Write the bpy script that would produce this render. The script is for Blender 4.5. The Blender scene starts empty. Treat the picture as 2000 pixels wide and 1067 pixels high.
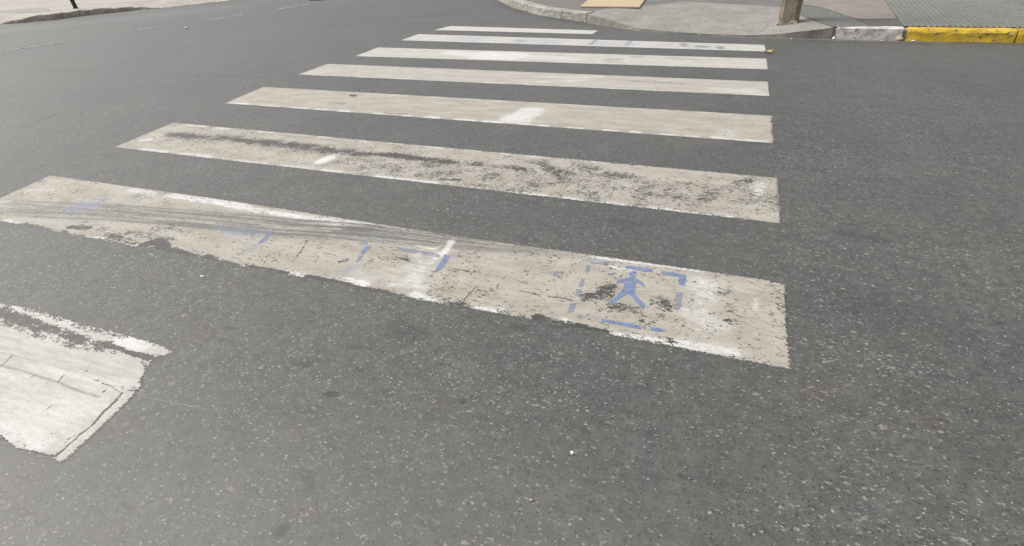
import bpy, bmesh, math, random
import numpy as np
from mathutils import Matrix, Vector

scene = bpy.context.scene
COL = scene.collection

# ------------------------------------------------------------------ camera, sky, sun, exposure
UNIT = 1.25                                   # metres per stripe pitch of the fitted ground plan
FOCAL = 1120.72                               # focal length in pixels of the 2000 px wide picture
PPX, PPY = 902.5, 533.5
YAW, PITCH, ROLL = -0.440, -0.540, -0.062
CAM = np.array([3.743, -1.548, 1.140]) * UNIT


def camera_axes():
    cy_, sy_ = math.cos(YAW), math.sin(YAW)
    f = np.array([sy_ * math.cos(PITCH), cy_ * math.cos(PITCH), math.sin(PITCH)])
    r = np.array([cy_, -sy_, 0.0])
    u = np.cross(r, f)
    c, s = math.cos(ROLL), math.sin(ROLL)
    return c * r + s * u, -s * r + c * u, f


RIGHT, UP, FWD = camera_axes()
cam_data = bpy.data.cameras.new('camera')
cam = bpy.data.objects.new('camera', cam_data)
COL.objects.link(cam)
cam_data.sensor_fit = 'HORIZONTAL'
cam_data.sensor_width = 36.0
cam_data.lens = FOCAL / 2000.0 * 36.0
cam_data.shift_x = (1000.0 - PPX) / 2000.0
cam_data.clip_start = 0.05
cam_data.clip_end = 2000.0
m = Matrix.Identity(4)
for i in range(3):
    m[i][0], m[i][1], m[i][2], m[i][3] = RIGHT[i], UP[i], -FWD[i], CAM[i]
cam.matrix_world = m
scene.camera = cam

SUN_AZ = math.radians(-92.0)                  # clockwise from +Y
SUN_EL = math.radians(52.0)
world = bpy.data.worlds.new('World')
scene.world = world
world.use_nodes = True
wn = world.node_tree
wn.nodes.clear()
sky = wn.nodes.new('ShaderNodeTexSky')
sky.sky_type = 'NISHITA'
sky.sun_disc = False
sky.sun_elevation = SUN_EL
sky.sun_rotation = SUN_AZ
sky.air_density = 1.0
sky.dust_density = 6.0
sky.ozone_density = 0.6
bg = wn.nodes.new('ShaderNodeBackground')
bg.inputs['Strength'].default_value = 0.10
wo = wn.nodes.new('ShaderNodeOutputWorld')
hsv = wn.nodes.new('ShaderNodeHueSaturation')
hsv.inputs['Saturation'].default_value = 0.35
wn.links.new(sky.outputs[0], hsv.inputs['Color'])
wn.links.new(hsv.outputs[0], bg.inputs['Color'])
wn.links.new(bg.outputs[0], wo.inputs['Surface'])

sun_data = bpy.data.lights.new('sun', 'SUN')
sun_data.energy = 0.95
sun_data.angle = math.radians(30.0)
sun_data.color = (1.0, 0.985, 0.93)
sun = bpy.data.objects.new('sun', sun_data)
COL.objects.link(sun)
sd = Vector((math.sin(SUN_AZ) * math.cos(SUN_EL), math.cos(SUN_AZ) * math.cos(SUN_EL), math.sin(SUN_EL)))
sun.rotation_euler = sd.to_track_quat('Z', 'Y').to_euler()
sun.location = (0, 0, 30)

scene.view_settings.view_transform = 'Standard'
scene.view_settings.look = 'None'
scene.view_settings.gamma = 1.0
scene.view_settings.exposure = 0.78

# ------------------------------------------------------------------ helpers
rng = np.random.default_rng(7)
random.seed(7)


def at(px, py, z=0.0):
    """Point of the place on the level z that the photograph shows at this pixel."""
    d = (px - PPX) / FOCAL * RIGHT - (py - PPY) / FOCAL * UP + FWD
    t = (z - CAM[2]) / d[2]
    return CAM + t * d


def tag(o, label=None, cat=None, group=None, kind=None):
    if label: o['label'] = label
    if cat: o['category'] = cat
    if group: o['group'] = group
    if kind: o['kind'] = kind
    return o


def link_mesh(name, verts, faces, mat, parent=None, smooth=False):
    me = bpy.data.meshes.new(name)
    me.from_pydata([tuple(map(float, v)) for v in verts], [], [tuple(f) for f in faces])
    me.update()
    if smooth:
        me.polygons.foreach_set('use_smooth', [True] * len(me.polygons))
    o = bpy.data.objects.new(name, me)
    COL.objects.link(o)
    if mat: me.materials.append(mat)
    if parent: o.parent = parent
    return o


def link_bm(name, bm, mat, parent=None, smooth=False):
    me = bpy.data.meshes.new(name)
    bm.to_mesh(me)
    bm.free()
    if smooth:
        me.polygons.foreach_set('use_smooth', [True] * len(me.polygons))
    o = bpy.data.objects.new(name, me)
    COL.objects.link(o)
    if mat: me.materials.append(mat)
    if parent: o.parent = parent
    return o


def empty(name, loc):
    o = bpy.data.objects.new(name, None)
    o.empty_display_size = 0.1
    o.location = loc
    COL.objects.link(o)
    return o


def seg_dist(P, a, b):
    ab = b - a
    t = np.clip(((P - a) @ ab) / max(ab @ ab, 1e-12), 0, 1)
    return np.hypot(*(P - (a + t[:, None] * ab)).T), t


def poly_dist(P, pts):
    d = np.full(len(P), 1e9)
    for a, b in zip(pts[:-1], pts[1:]):
        d = np.minimum(d, seg_dist(P, np.asarray(a), np.asarray(b))[0])
    return d


def inside(P, poly):
    x, y = P.T
    c = np.zeros(len(P), bool)
    n = len(poly)
    for i in range(n):
        x1, y1 = poly[i]
        x2, y2 = poly[(i + 1) % n]
        if y1 == y2: continue
        k = ((y1 > y) != (y2 > y)) & (x < (x2 - x1) * (y - y1) / (y2 - y1) + x1)
        c ^= k
    return c


def value_noise(P, scale, seed=0):
    """Smooth value noise on the ground plane, in -1..1."""
    r = np.random.default_rng(seed)
    G = r.uniform(-1, 1, (256, 256))
    q = P * scale
    i = np.floor(q).astype(int)
    f = q - i
    f = f * f * (3 - 2 * f)
    a = G[i[:, 0] % 256, i[:, 1] % 256]
    b = G[(i[:, 0] + 1) % 256, i[:, 1] % 256]
    c = G[i[:, 0] % 256, (i[:, 1] + 1) % 256]
    d = G[(i[:, 0] + 1) % 256, (i[:, 1] + 1) % 256]
    return (a * (1 - f[:, 0]) + b * f[:, 0]) * (1 - f[:, 1]) + (c * (1 - f[:, 0]) + d * f[:, 0]) * f[:, 1]


# ------------------------------------------------------------------ node helpers
class NT:
    def __init__(self, tree):
        self.t = tree

    def node(self, kind, **kw):
        n = self.t.nodes.new(kind)
        for k, v in kw.items():
            setattr(n, k, v)
        return n

    def put(self, sock, v):
        if hasattr(v, 'is_output') or isinstance(v, bpy.types.NodeSocket):
            self.t.links.new(v, sock)
        elif v is not None:
            if hasattr(sock.default_value, '__len__') and not hasattr(v, '__len__'):
                v = (v,) * len(sock.default_value)
            if hasattr(v, '__len__') and len(v) == 3 and len(sock.default_value) == 4:
                v = (*v, 1)
            sock.default_value = v

    def math(self, op, a, b=None, c=None, clamp=False):
        n = self.node('ShaderNodeMath', operation=op, use_clamp=clamp)
        self.put(n.inputs[0], a)
        if b is not None: self.put(n.inputs[1], b)
        if c is not None: self.put(n.inputs[2], c)
        return n.outputs[0]

    def vmath(self, op, a, b=None, out=0):
        n = self.node('ShaderNodeVectorMath', operation=op)
        self.put(n.inputs[0], a)
        if b is not None: self.put(n.inputs[1], b)
        return n.outputs[out]

    def ramp(self, v, lo, hi, a=0.0, b=1.0, smooth=True):
        n = self.node('ShaderNodeMapRange', clamp=True, interpolation_type='SMOOTHSTEP' if smooth else 'LINEAR')
        self.put(n.inputs['Value'], v)
        self.put(n.inputs['From Min'], lo)
        self.put(n.inputs['From Max'], hi)
        self.put(n.inputs['To Min'], a)
        self.put(n.inputs['To Max'], b)
        return n.outputs[0]

    def mix(self, f, a, b, mode='MIX'):
        n = self.node('ShaderNodeMix', data_type='RGBA', blend_type=mode)
        self.put(n.inputs['Factor'], f)
        self.put(n.inputs['A'], a)
        self.put(n.inputs['B'], b)
        return n.outputs['Result']

    def fmix(self, f, a, b):
        n = self.node('ShaderNodeMix', data_type='FLOAT')
        self.put(n.inputs['Factor'], f)
        self.put(n.inputs['A'], a)
        self.put(n.inputs['B'], b)
        return n.outputs['Result']

    def noise(self, vec, scale, detail=2.0, rough=0.5, dist=0.0, dim='3D', color=False):
        n = self.node('ShaderNodeTexNoise', noise_dimensions=dim)
        if vec is not None: self.put(n.inputs['Vector'], vec)
        n.inputs['Scale'].default_value = scale
        n.inputs['Detail'].default_value = detail
        n.inputs['Roughness'].default_value = rough
        n.inputs['Distortion'].default_value = dist
        return n.outputs['Color' if color else 'Fac']

    def voronoi(self, vec, scale, feature='F1', rnd=1.0):
        n = self.node('ShaderNodeTexVoronoi', voronoi_dimensions='2D', feature=feature)
        self.put(n.inputs['Vector'], vec)
        n.inputs['Scale'].default_value = scale
        n.inputs['Randomness'].default_value = rnd
        return n

    def pos(self):
        return self.node('ShaderNodeNewGeometry').outputs['Position']

    def scaled(self, vec, s):
        return self.vmath('MULTIPLY', vec, s)

    def attr_vec(self, name):
        return self.node('ShaderNodeAttribute', attribute_name=name).outputs['Vector']

    def attr(self, name):
        return self.node('ShaderNodeAttribute', attribute_name=name).outputs['Fac']

    def sep(self, col):
        n = self.node('ShaderNodeSeparateColor')
        self.put(n.inputs[0], col)
        return n.outputs


def new_mat(name):
    mt = bpy.data.materials.new(name)
    mt.use_nodes = True
    t = mt.node_tree
    t.nodes.clear()
    nt = NT(t)
    out = nt.node('ShaderNodeOutputMaterial')
    bs = nt.node('ShaderNodeBsdfPrincipled')
    t.links.new(bs.outputs[0], out.inputs['Surface'])
    return mt, nt, bs, out


def bump(nt, bs, height, strength=0.5, dist=0.004):
    b = nt.node('ShaderNodeBump')
    b.inputs['Strength'].default_value = strength
    b.inputs['Distance'].default_value = dist
    nt.put(b.inputs['Height'], height)
    nt.t.links.new(b.outputs[0], bs.inputs['Normal'])


# ------------------------------------------------------------------ asphalt as a node group (shared by road and worn paint)
def asphalt_group():
    g = bpy.data.node_groups.new('asphalt', 'ShaderNodeTree')
    g.interface.new_socket('Color', in_out='OUTPUT', socket_type='NodeSocketColor')
    g.interface.new_socket('Height', in_out='OUTPUT', socket_type='NodeSocketFloat')
    nt = NT(g)
    out = nt.node('NodeGroupOutput')
    p = nt.pos()
    # binder with broad tone drift
    n_big = nt.noise(p, 0.55, 3, 0.55)
    n_mid = nt.noise(p, 5.0, 3, 0.6)
    n_fine = nt.noise(p, 190.0, 2, 0.6)
    n_grain = nt.noise(p, 75.0, 3, 0.65)
    warm = nt.mix(nt.ramp(n_big, 0.35, 0.65), (0.0745, 0.0760, 0.0715), (0.0875, 0.0865, 0.0795))
    tone = nt.math('ADD', nt.math('MULTIPLY', n_mid, 0.36), 0.82)
    tone = nt.math('MULTIPLY', tone, nt.ramp(n_fine, 0.25, 0.75, 0.70, 1.30, False))
    tone = nt.math('MULTIPLY', tone, nt.ramp(n_grain, 0.3, 0.7, 0.80, 1.22, False))
    n_clump = nt.noise(p, 24.0, 4, 0.72)
    tone = nt.math('MULTIPLY', tone, nt.ramp(n_clump, 0.3, 0.7, 0.72, 1.28, False))
    tone = nt.math('MULTIPLY', tone, nt.ramp(nt.noise(p, 9.0, 3, 0.6), 0.3, 0.7, 0.91, 1.09, False))
    hue = nt.noise(p, 4.0, 3, 0.6)
    warm = nt.mix(nt.ramp(hue, 0.42, 0.30, 0, 0.6), warm, (0.076, 0.082, 0.080))
    warm = nt.mix(nt.ramp(hue, 0.57, 0.70, 0, 0.6), warm, (0.088, 0.080, 0.073))
    cc = nt.node('ShaderNodeCombineColor')
    for i in range(3): nt.put(cc.inputs[i], tone)
    col = nt.mix(1.0, warm, cc.outputs[0], 'MULTIPLY')
    # exposed stones of several sizes
    dens = nt.ramp(nt.noise(p, 1.6, 3, 0.6), 0.35, 0.65, -0.07, 0.055, False)
    height = nt.math('MULTIPLY', n_grain, 0.6)
    wv = nt.vmath('SUBTRACT', nt.noise(p, 95.0, 2, 0.5, color=True), (0.5, 0.5, 0.5))

    def stones(scale, thr, rad, pale, dark, amount, ang, squash, warp, off):
        """Scattered stones: warped cells, stretched one way, only some of them showing."""
        nonlocal col, height
        mp = nt.node('ShaderNodeMapping', vector_type='POINT')
        nt.put(mp.inputs['Vector'], nt.vmath('ADD', p, nt.vmath('MULTIPLY', wv, (warp, warp, 0))))
        mp.inputs['Rotation'].default_value = (0, 0, ang)
        mp.inputs['Scale'].default_value = (scale, scale * squash, 0)
        mp.inputs['Location'].default_value = (off, off * 1.7, 0)
        v = nt.voronoi(mp.outputs[0], 1.0)
        c = nt.sep(v.outputs['Color'])
        pick = nt.math('GREATER_THAN', nt.math('ADD', c[0], dens), thr)
        r = nt.math('MULTIPLY_ADD', nt.math('MULTIPLY', c[1], c[1]), rad * 0.85, rad * 0.35)
        shape = nt.ramp(nt.math('SUBTRACT', r, v.outputs['Distance']), -0.03, 0.06)
        msk = nt.math('MULTIPLY', nt.math('MULTIPLY', pick, shape), nt.math('MULTIPLY_ADD', c[2], 0.7 * amount, 0.3 * amount))
        stone = nt.mix(c[1], pale, dark)
        col = nt.mix(msk, col, stone)
        height = nt.math('ADD', height, nt.math('MULTIPLY', msk, 0.3))

    stones(125.0, 0.78, 0.36, (0.20, 0.20, 0.19), (0.13, 0.13, 0.122), 0.55, 0.3, 1.0, 0.010, 0.0)
    stones(66.0, 0.875, 0.36, (0.52, 0.51, 0.48), (0.24, 0.23, 0.21), 0.95, 0.5, 1.7, 0.016, 5.3)
    stones(58.0, 0.885, 0.36, (0.50, 0.49, 0.46), (0.23, 0.215, 0.195), 0.95, 2.0, 1.8, 0.016, 11.1)
    stones(36.0, 0.945, 0.32, (0.50, 0.49, 0.46), (0.20, 0.18, 0.16), 0.9, 1.2, 1.25, 0.022, 17.7)
    stones(25.0, 0.972, 0.28, (0.50, 0.49, 0.46), (0.24, 0.20, 0.18), 0.8, 0.1, 1.3, 0.03, 23.1)
    # small pits between the stones
    v = nt.voronoi(nt.vmath('ADD', p, (3.3, 1.7, 0)), 62.0)
    c = nt.sep(v.outputs['Color'])
    pit = nt.math('MULTIPLY', nt.math('GREATER_THAN', c[0], 0.86), nt.ramp(v.outputs['Distance'], 0.14, 0.34, 1, 0))
    pit = nt.math('MULTIPLY', pit, 0.75)
    col = nt.mix(pit, col, (0.035, 0.034, 0.033))
    height = nt.math('SUBTRACT', height, nt.math('MULTIPLY', pit, 0.6))
    nt.put(out.inputs['Color'], col)
    nt.put(out.inputs['Height'], height)
    return g


ASPHALT = asphalt_group()


def capsule(nt, p, a, b):
    """Distance on the ground from p to the segment a-b, as nodes."""
    ab = (b[0] - a[0], b[1] - a[1], 0)
    l2 = max(ab[0] ** 2 + ab[1] ** 2, 1e-6)
    pa = nt.vmath('SUBTRACT', nt.vmath('MULTIPLY', p, (1, 1, 0)), (a[0], a[1], 0))
    t = nt.math('MULTIPLY', nt.vmath('DOT_PRODUCT', pa, ab, 1), 1.0 / l2, clamp=True)
    n = nt.node('ShaderNodeVectorMath', operation='SCALE')
    n.inputs[0].default_value = ab
    nt.put(n.inputs['Scale'], t)
    return nt.vmath('LENGTH', nt.vmath('SUBTRACT', pa, n.outputs[0]), out=1)


# stains that belong to the road: (pixel a, pixel b, radius m, strength)
STAINS = [
    ((547, 1041), (551, 1034), 0.017, 0.75), ((640, 770), (655, 771), 0.016, 0.65), ((903, 783), (905, 785), 0.014, 0.55),
    ((765, 640), (815, 655), 0.075, 0.38), ((690, 675), (720, 678), 0.03, 0.35), ((598, 925), (606, 950), 0.018, 0.35),
    ((570, 710), (603, 712), 0.018, 0.30), ((1328, 632), (1380, 640), 0.04, 0.22), ((1820, 640), (1700, 600), 0.2, 0.14),
    ((805, 32), (870, 30), 0.16, 0.35), ((830, 24), (905, 22), 0.12, 0.30), ((770, 44), (840, 46), 0.10, 0.22),
    ((960, 2), (1020, 26), 0.16, 0.40), ((1020, 26), (1140, 47), 0.13, 0.42), ((1140, 47), (1260, 62), 0.09, 0.30),
    ((1600, 82), (1800, 86), 0.10, 0.22), ((125, 442), (172, 447), 0.03, 0.3), ((200, 303), (218, 306), 0.03, 0.4),
    ((90, 137), (290, 145), 0.035, 0.45), ((290, 145), (520, 152), 0.05, 0.22), ((30, 120), (45, 124), 0.03, 0.3),
    ((40, 249), (108, 224), 0.012, 0.6), ((1000, 640), (1020, 642), 0.02, 0.3), ((1140, 840), (1150, 845), 0.012, 0.35), ((1475, 668), (1490, 672), 0.02, 0.35), ((1330, 930), (1345, 934), 0.012, 0.3),
    ((1040, 520), (1075, 525), 0.02, 0.35), ((1640, 455), (1720, 470), 0.05, 0.3), ((1200, 430), (1260, 440), 0.04, 0.25), ((620, 330), (700, 340), 0.05, 0.22), ((1580, 330), (1700, 350), 0.08, 0.2),
    ((440, 640), (455, 643), 0.012, 0.4), ((700, 720), (706, 724), 0.012, 0.45), ((1010, 960), (1018, 966), 0.008, 0.4), ((240, 985), (250, 990), 0.012, 0.35), ((480, 170), (580, 172), 0.05, 0.25), ((1060, 630), (1200, 650), 0.05, 0.2),
]


def road_material():
    mt, nt, bs, out = new_mat('road_asphalt')
    gnode = nt.node('ShaderNodeGroup')
    gnode.node_tree = ASPHALT
    col = gnode.outputs['Color']
    p = nt.pos()
    wob = nt.noise(p, 22.0, 3, 0.6)
    wob2 = nt.noise(p, 3.0, 2, 0.6)
    total = None
    for a, b, r, s in STAINS:
        if r < 0.03: r, s = r * 1.35, min(0.95, s * 1.35)
        d = capsule(nt, p, at(*a), at(*b))
        k = nt.ramp(nt.math('MULTIPLY_ADD', wob, 1.6 * r, d), 1.05 * r, 1.9 * r, s, 0.0)
        total = k if total is None else nt.math('MAXIMUM', total, k)
    dark = nt.mix(1.0, col, (0.34, 0.32, 0.30), 'MULTIPLY')
    col = nt.mix(total, col, dark)
    # pale dust drifts
    dust = nt.math('MULTIPLY', nt.ramp(wob2, 0.5, 0.75), 0.10)
    col = nt.mix(dust, col, (0.20, 0.19, 0.175))
    # binder worn paler at the near left, with lens veil painted into the colour
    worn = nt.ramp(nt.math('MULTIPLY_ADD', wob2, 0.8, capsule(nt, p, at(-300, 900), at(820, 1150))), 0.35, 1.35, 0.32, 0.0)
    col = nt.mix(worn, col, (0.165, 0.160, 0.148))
    lane = nt.ramp(nt.math('MULTIPLY_ADD', wob2, 0.8, capsule(nt, p, at(-200, 82), at(460, 14))), 0.5, 1.5, 0.38, 0.0)
    col = nt.mix(lane, col, (0.155, 0.150, 0.138))
    # sand and litter dust gathered in the gutter
    for a, b, r, st in (((1152, 45.5), (1250, 60.5), 0.06, 0.8), ((1250, 60.5), (1450, 72.5), 0.045, 0.65), ((1450, 72.5), (1640, 78.2), 0.06, 0.75), ((1640, 78.2), (1850, 82.5), 0.05, 0.6),
                        ((1000, 16), (1152, 45.5), 0.04, 0.5), ((0, 49), (260, 22.5), 0.06, 0.4), ((-40, 86), (150, 63), 0.07, 0.22), ((150, 63), (330, 36), 0.09, 0.12)):
        k = nt.ramp(nt.math('MULTIPLY_ADD', wob, 2.2 * r, capsule(nt, p, at(*a), at(*b))), 1.1 * r, 2.2 * r, st, 0.0)
        col = nt.mix(k, col, (0.26, 0.235, 0.19))
    # thin pale scrape beside the nearest stripe
    sc = capsule(nt, p, at(274, 774), at(405, 800))
    col = nt.mix(nt.ramp(sc, 0.0008, 0.0022, 0.35, 0), col, (0.3, 0.29, 0.28))
    nt.put(bs.inputs['Base Color'], col)
    bs.inputs['Roughness'].default_value = 0.56
    bs.inputs['Specular IOR Level'].default_value = 0.5
    bump(nt, bs, gnode.outputs['Height'], 0.30, 0.003)
    return mt


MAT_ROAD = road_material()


def concrete(name, a, b, speck=0.25, scale=3.0, rough=0.8, dirt=(0.12, 0.105, 0.09), dirt_amt=0.35, joints=None, bumpk=0.4):
    mt, nt, bs, out = new_mat(name)
    p = nt.pos()
    big = nt.noise(p, scale, 4, 0.6)
    mid = nt.noise(p, scale * 7, 3, 0.6)
    fine = nt.noise(p, 120, 2, 0.6)
    col = nt.mix(nt.ramp(big, 0.3, 0.7), a, b)
    cc = nt.node('ShaderNodeCombineColor')
    tone = nt.math('MULTIPLY', nt.ramp(fine, 0.25, 0.75, 1 - speck, 1 + speck, False), nt.ramp(mid, 0.3, 0.7, 0.88, 1.12, False))
    for i in range(3): nt.put(cc.inputs[i], tone)
    col = nt.mix(1.0, col, cc.outputs[0], 'MULTIPLY')
    dn = nt.noise(p, scale * 2.3, 5, 0.7, 0.6)
    col = nt.mix(nt.ramp(dn, 0.5, 0.72, 0, dirt_amt), col, dirt)
    h = nt.math('ADD', mid, nt.math('MULTIPLY', fine, 0.4))
    if joints:
        bt = nt.node('ShaderNodeTexBrick')
        bt.offset = 0.0
        nt.put(bt.inputs['Vector'], p)
        bt.inputs['Scale'].default_value = 1.0
        bt.inputs['Brick Width'].default_value = joints
        bt.inputs['Row Height'].default_value = joints
        bt.inputs['Mortar Size'].default_value = 0.006
        bt.inputs['Mortar Smooth'].default_value = 0.3
        bt.inputs['Color1'].default_value = (1, 1, 1, 1)
        bt.inputs['Color2'].default_value = (0.93, 0.93, 0.93, 1)
        bt.inputs['Mortar'].default_value = (0.62, 0.6, 0.58, 1)
        col = nt.mix(1.0, col, bt.outputs['Color'], 'MULTIPLY')
    nt.put(bs.inputs['Base Color'], col)
    bs.inputs['Roughness'].default_value = rough
    bs.inputs['Specular IOR Level'].default_value = 0.35
    bump(nt, bs, h, bumpk, 0.006)
    return mt


def chipped(name, paint_a, paint_b, under, cover=0.5, scale=14.0, rough=0.6):
    """Old coating with chips and grime over bare concrete."""
    mt, nt, bs, out = new_mat(name)
    p = nt.pos()
    n = nt.noise(p, scale, 5, 0.68)
    n2 = nt.noise(p, scale * 0.4, 3, 0.6)
    fine = nt.noise(p, 110, 2, 0.6)
    col = nt.mix(nt.ramp(n2, 0.35, 0.65), paint_a, paint_b)
    bare = nt.mix(fine, under, tuple(x * 1.5 for x in under))
    chip = nt.ramp(n, cover - 0.02, cover + 0.04)
    col = nt.mix(chip, col, bare)
    g = nt.noise(p, scale * 0.7, 4, 0.7)
    col = nt.mix(nt.ramp(g, 0.46, 0.68, 0, 0.6), col, (0.15, 0.13, 0.11))
    nt.put(bs.inputs['Base Color'], col)
    bs.inputs['Roughness'].default_value = rough
    bump(nt, bs, nt.math('SUBTRACT', fine, nt.math('MULTIPLY', chip, 1.2)), 0.5, 0.006)
    return mt


MAT_PAVE_R = concrete('grey_paving', (0.155, 0.150, 0.142), (0.185, 0.178, 0.168), joints=0.6)
MAT_APRON = concrete('pale_ramp_concrete', (0.235, 0.223, 0.20), (0.295, 0.28, 0.252), scale=2.2, dirt_amt=0.5, dirt=(0.16, 0.145, 0.12))
MAT_GREEN = concrete('greenish_paving', (0.135, 0.142, 0.130), (0.155, 0.160, 0.148), dirt_amt=0.1)
MAT_PINK = concrete('pinkish_paving', (0.22, 0.195, 0.175), (0.26, 0.235, 0.205), dirt_amt=0.25, scale=2.6)
MAT_BROWN = concrete('brown_paving', (0.115, 0.102, 0.094), (0.128, 0.114, 0.105), dirt_amt=0.08)
MAT_TACTILE = concrete('ribbed_paving', (0.155, 0.155, 0.142), (0.19, 0.188, 0.17), dirt_amt=0.3, scale=5)
MAT_PAVE_L = concrete('beige_paving', (0.36, 0.33, 0.30), (0.44, 0.405, 0.37), scale=1.6, dirt_amt=0.35, dirt=(0.27, 0.245, 0.22), joints=0.8)
MAT_GREYSTRIP = concrete('grey_strip_paving', (0.27, 0.265, 0.245), (0.31, 0.30, 0.275), dirt_amt=0.1)
MAT_KERB = concrete('kerb_concrete', (0.30, 0.285, 0.25), (0.40, 0.385, 0.345), scale=5.0, dirt_amt=0.7, dirt=(0.13, 0.115, 0.09), bumpk=0.7)
MAT_KERB_DIRTY = concrete('dirty_kerb', (0.36, 0.31, 0.25), (0.62, 0.56, 0.48), scale=5.0, dirt_amt=0.8, dirt=(0.19, 0.15, 0.11), bumpk=0.7)
MAT_KERB_WHITE = chipped('whitewashed_kerb', (0.60, 0.57, 0.53), (0.68, 0.65, 0.61), (0.24, 0.22, 0.195), 0.60, 11)
MAT_KERB_YELLOW = chipped('yellow_kerb_paint', (0.62, 0.39, 0.015), (0.72, 0.50, 0.04), (0.13, 0.10, 0.05), 0.60, 16, 0.5)
MAT_POLE = concrete('weathered_pole', (0.20, 0.165, 0.115), (0.31, 0.27, 0.205), scale=4.0, dirt_amt=0.6, dirt=(0.075, 0.062, 0.042), bumpk=0.8)

# ------------------------------------------------------------------ road: one sheet to the horizon
R = 600.0
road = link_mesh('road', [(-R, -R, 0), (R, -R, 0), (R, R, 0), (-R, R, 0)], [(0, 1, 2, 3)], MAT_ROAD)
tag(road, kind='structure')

# ------------------------------------------------------------------ pavements
KH = 0.135


def resample(pts, step):
    pts = np.asarray(pts, float)
    L = np.r_[0, np.cumsum(np.linalg.norm(np.diff(pts[:, :2], axis=0), axis=1))]
    n = max(2, int(L[-1] / step) + 1)
    s = np.linspace(0, L[-1], n)
    return np.stack([np.interp(s, L, pts[:, k]) for k in range(pts.shape[1])], 1)


def loft(name, rows, mat, smooth=False):
    """Surface through rows of equally many points."""
    n = len(rows[0])
    V = [p for r in rows for p in r]
    F = []
    for j in range(len(rows) - 1):
        for i in range(n - 1):
            F.append((j * n + i, j * n + i + 1, (j + 1) * n + i + 1, (j + 1) * n + i))
    return link_mesh(name, V, F, mat, smooth=smooth)


# corner pavement on the right. front edge: pixel of the foot of the kerb and height of the edge above the road
arc_px = [(962, -6), (977, 3), (999, 14), (1024, 21), (1052, 30), (1093, 36.5), (1145, 43)]
ramp_front = [(1145, 43, 0.120), (1165, 46.5, 0.100), (1198, 51, 0.070), (1225, 56, 0.040), (1250, 59, 0.022), (1320, 65, 0.014), (1385, 68.5, 0.012),
              (1450, 71.5, 0.014), (1490, 73.5, 0.030), (1525, 75, 0.055), (1560, 75.7, 0.085), (1600, 76.3, 0.112), (1622, 76.6, 0.128)]
ramp_back = [(1150, 23), (1165, 21), (1195, 16), (1225, 14.5), (1250, 13.5), (1340, 3), (1400, 7), (1450, 9), (1490, 12), (1530, 15), (1552, 26), (1590, 42), (1628, 54)]
fr = np.array([[*at(x, y)[:2], h] for x, y, h in ramp_front])
bk = np.array([[*at(x, y, KH)[:2], KH] for x, y in ramp_back])
fr = resample(np.c_[fr, bk], 0.06)
A, B = fr[:, :3], fr[:, 3:]
rows = []
foot = A.copy(); foot[:, 2] = -0.03
rows.append(foot)
for k in np.linspace(0, 1, 14):
    row = A * (1 - k) + B * k
    kk = k ** 0.8
    row[:, 2] = A[:, 2] * (1 - kk) + B[:, 2] * kk
    q = row[:, :2]
    row[:, 2] += 0.006 * value_noise(q, 4.0, 3) * math.sin(math.pi * min(1, k + .08))
    if k == 0:
        row[:, :2] += 0.012 * value_noise(q, 9.0, 5)[:, None]
    rows.append(row)
ramp = loft('pavement_ramp', rows, MAT_APRON, smooth=False)
tag(ramp, kind='structure')

# level pavement behind the kerbs and the ramp
arc = np.array([at(x, y)[:2] for x, y in arc_px])
d0 = arc[0] - arc[1]; d0 /= np.linalg.norm(d0)
rb = np.array([at(x, y)[:2] for x, y in [(1629, 76.6), (1750, 79.6), (1805, 80.2)]])
d1 = rb[2] - rb[0]; d1 /= np.linalg.norm(d1)


def inward(line, w):
    """Line moved w to its left-hand side (the pavement side)."""
    line = np.asarray(line)
    t = np.gradient(line, axis=0)
    t /= np.linalg.norm(t, axis=1)[:, None]
    return line + w * np.stack([-t[:, 1], t[:, 0]], 1)


KW = 0.17
arc_ext = np.vstack([arc[0] + d0 * 25, arc[0] + d0 * 1.2, arc])
right_ext = np.vstack([rb, rb[2] + d1 * 12])
in_arc = inward(arc_ext, KW)
in_right = inward(right_ext, KW)
outline = list(in_arc[:-1]) + [in_arc[-1]] + [b[:2] for b in bk] + list(in_right)
outline += [in_right[-1] + np.array([3, 25]), in_arc[0] + np.array([2, 4])]
bm = bmesh.new()
vs = [bm.verts.new((p[0], p[1], KH - 0.002)) for p in outline]
es = [bm.edges.new((vs[i], vs[(i + 1) % len(vs)])) for i in range(len(vs))]
bmesh.ops.triangle_fill(bm, use_beauty=True, edges=es, normal=(0, 0, 1))
pave = link_bm('pavement', bm, MAT_PAVE_R)
tag(pave, kind='structure')


def panel(name, px, mat, dz):
    pts = [at(x, y, KH + dz) for x, y in px]
    o = link_mesh(name, pts, [tuple(range(len(pts)))], mat)
    tag(o, kind='structure')
    return o


panel('pavement_panel', [(1568, 14), (1600, 17), (1640, 29), (1706, 52.0), (1640, 52.8), (1626, 52.2), (1596, 42), (1566, 30)], MAT_GREEN, 0.002)
panel('pavement_panel', [(1560, -20), (1700, -20), (1729, 2), (1752, 36.5), (1672, 37.5), (1640, 26), (1602, 14), (1572, 10)], MAT_PINK, 0.003)
panel('pavement_panel', [(1671, 38.2), (1752.5, 37.2), (1762, 50.6), (1705, 51.2)], MAT_BROWN, 0.004)

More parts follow.
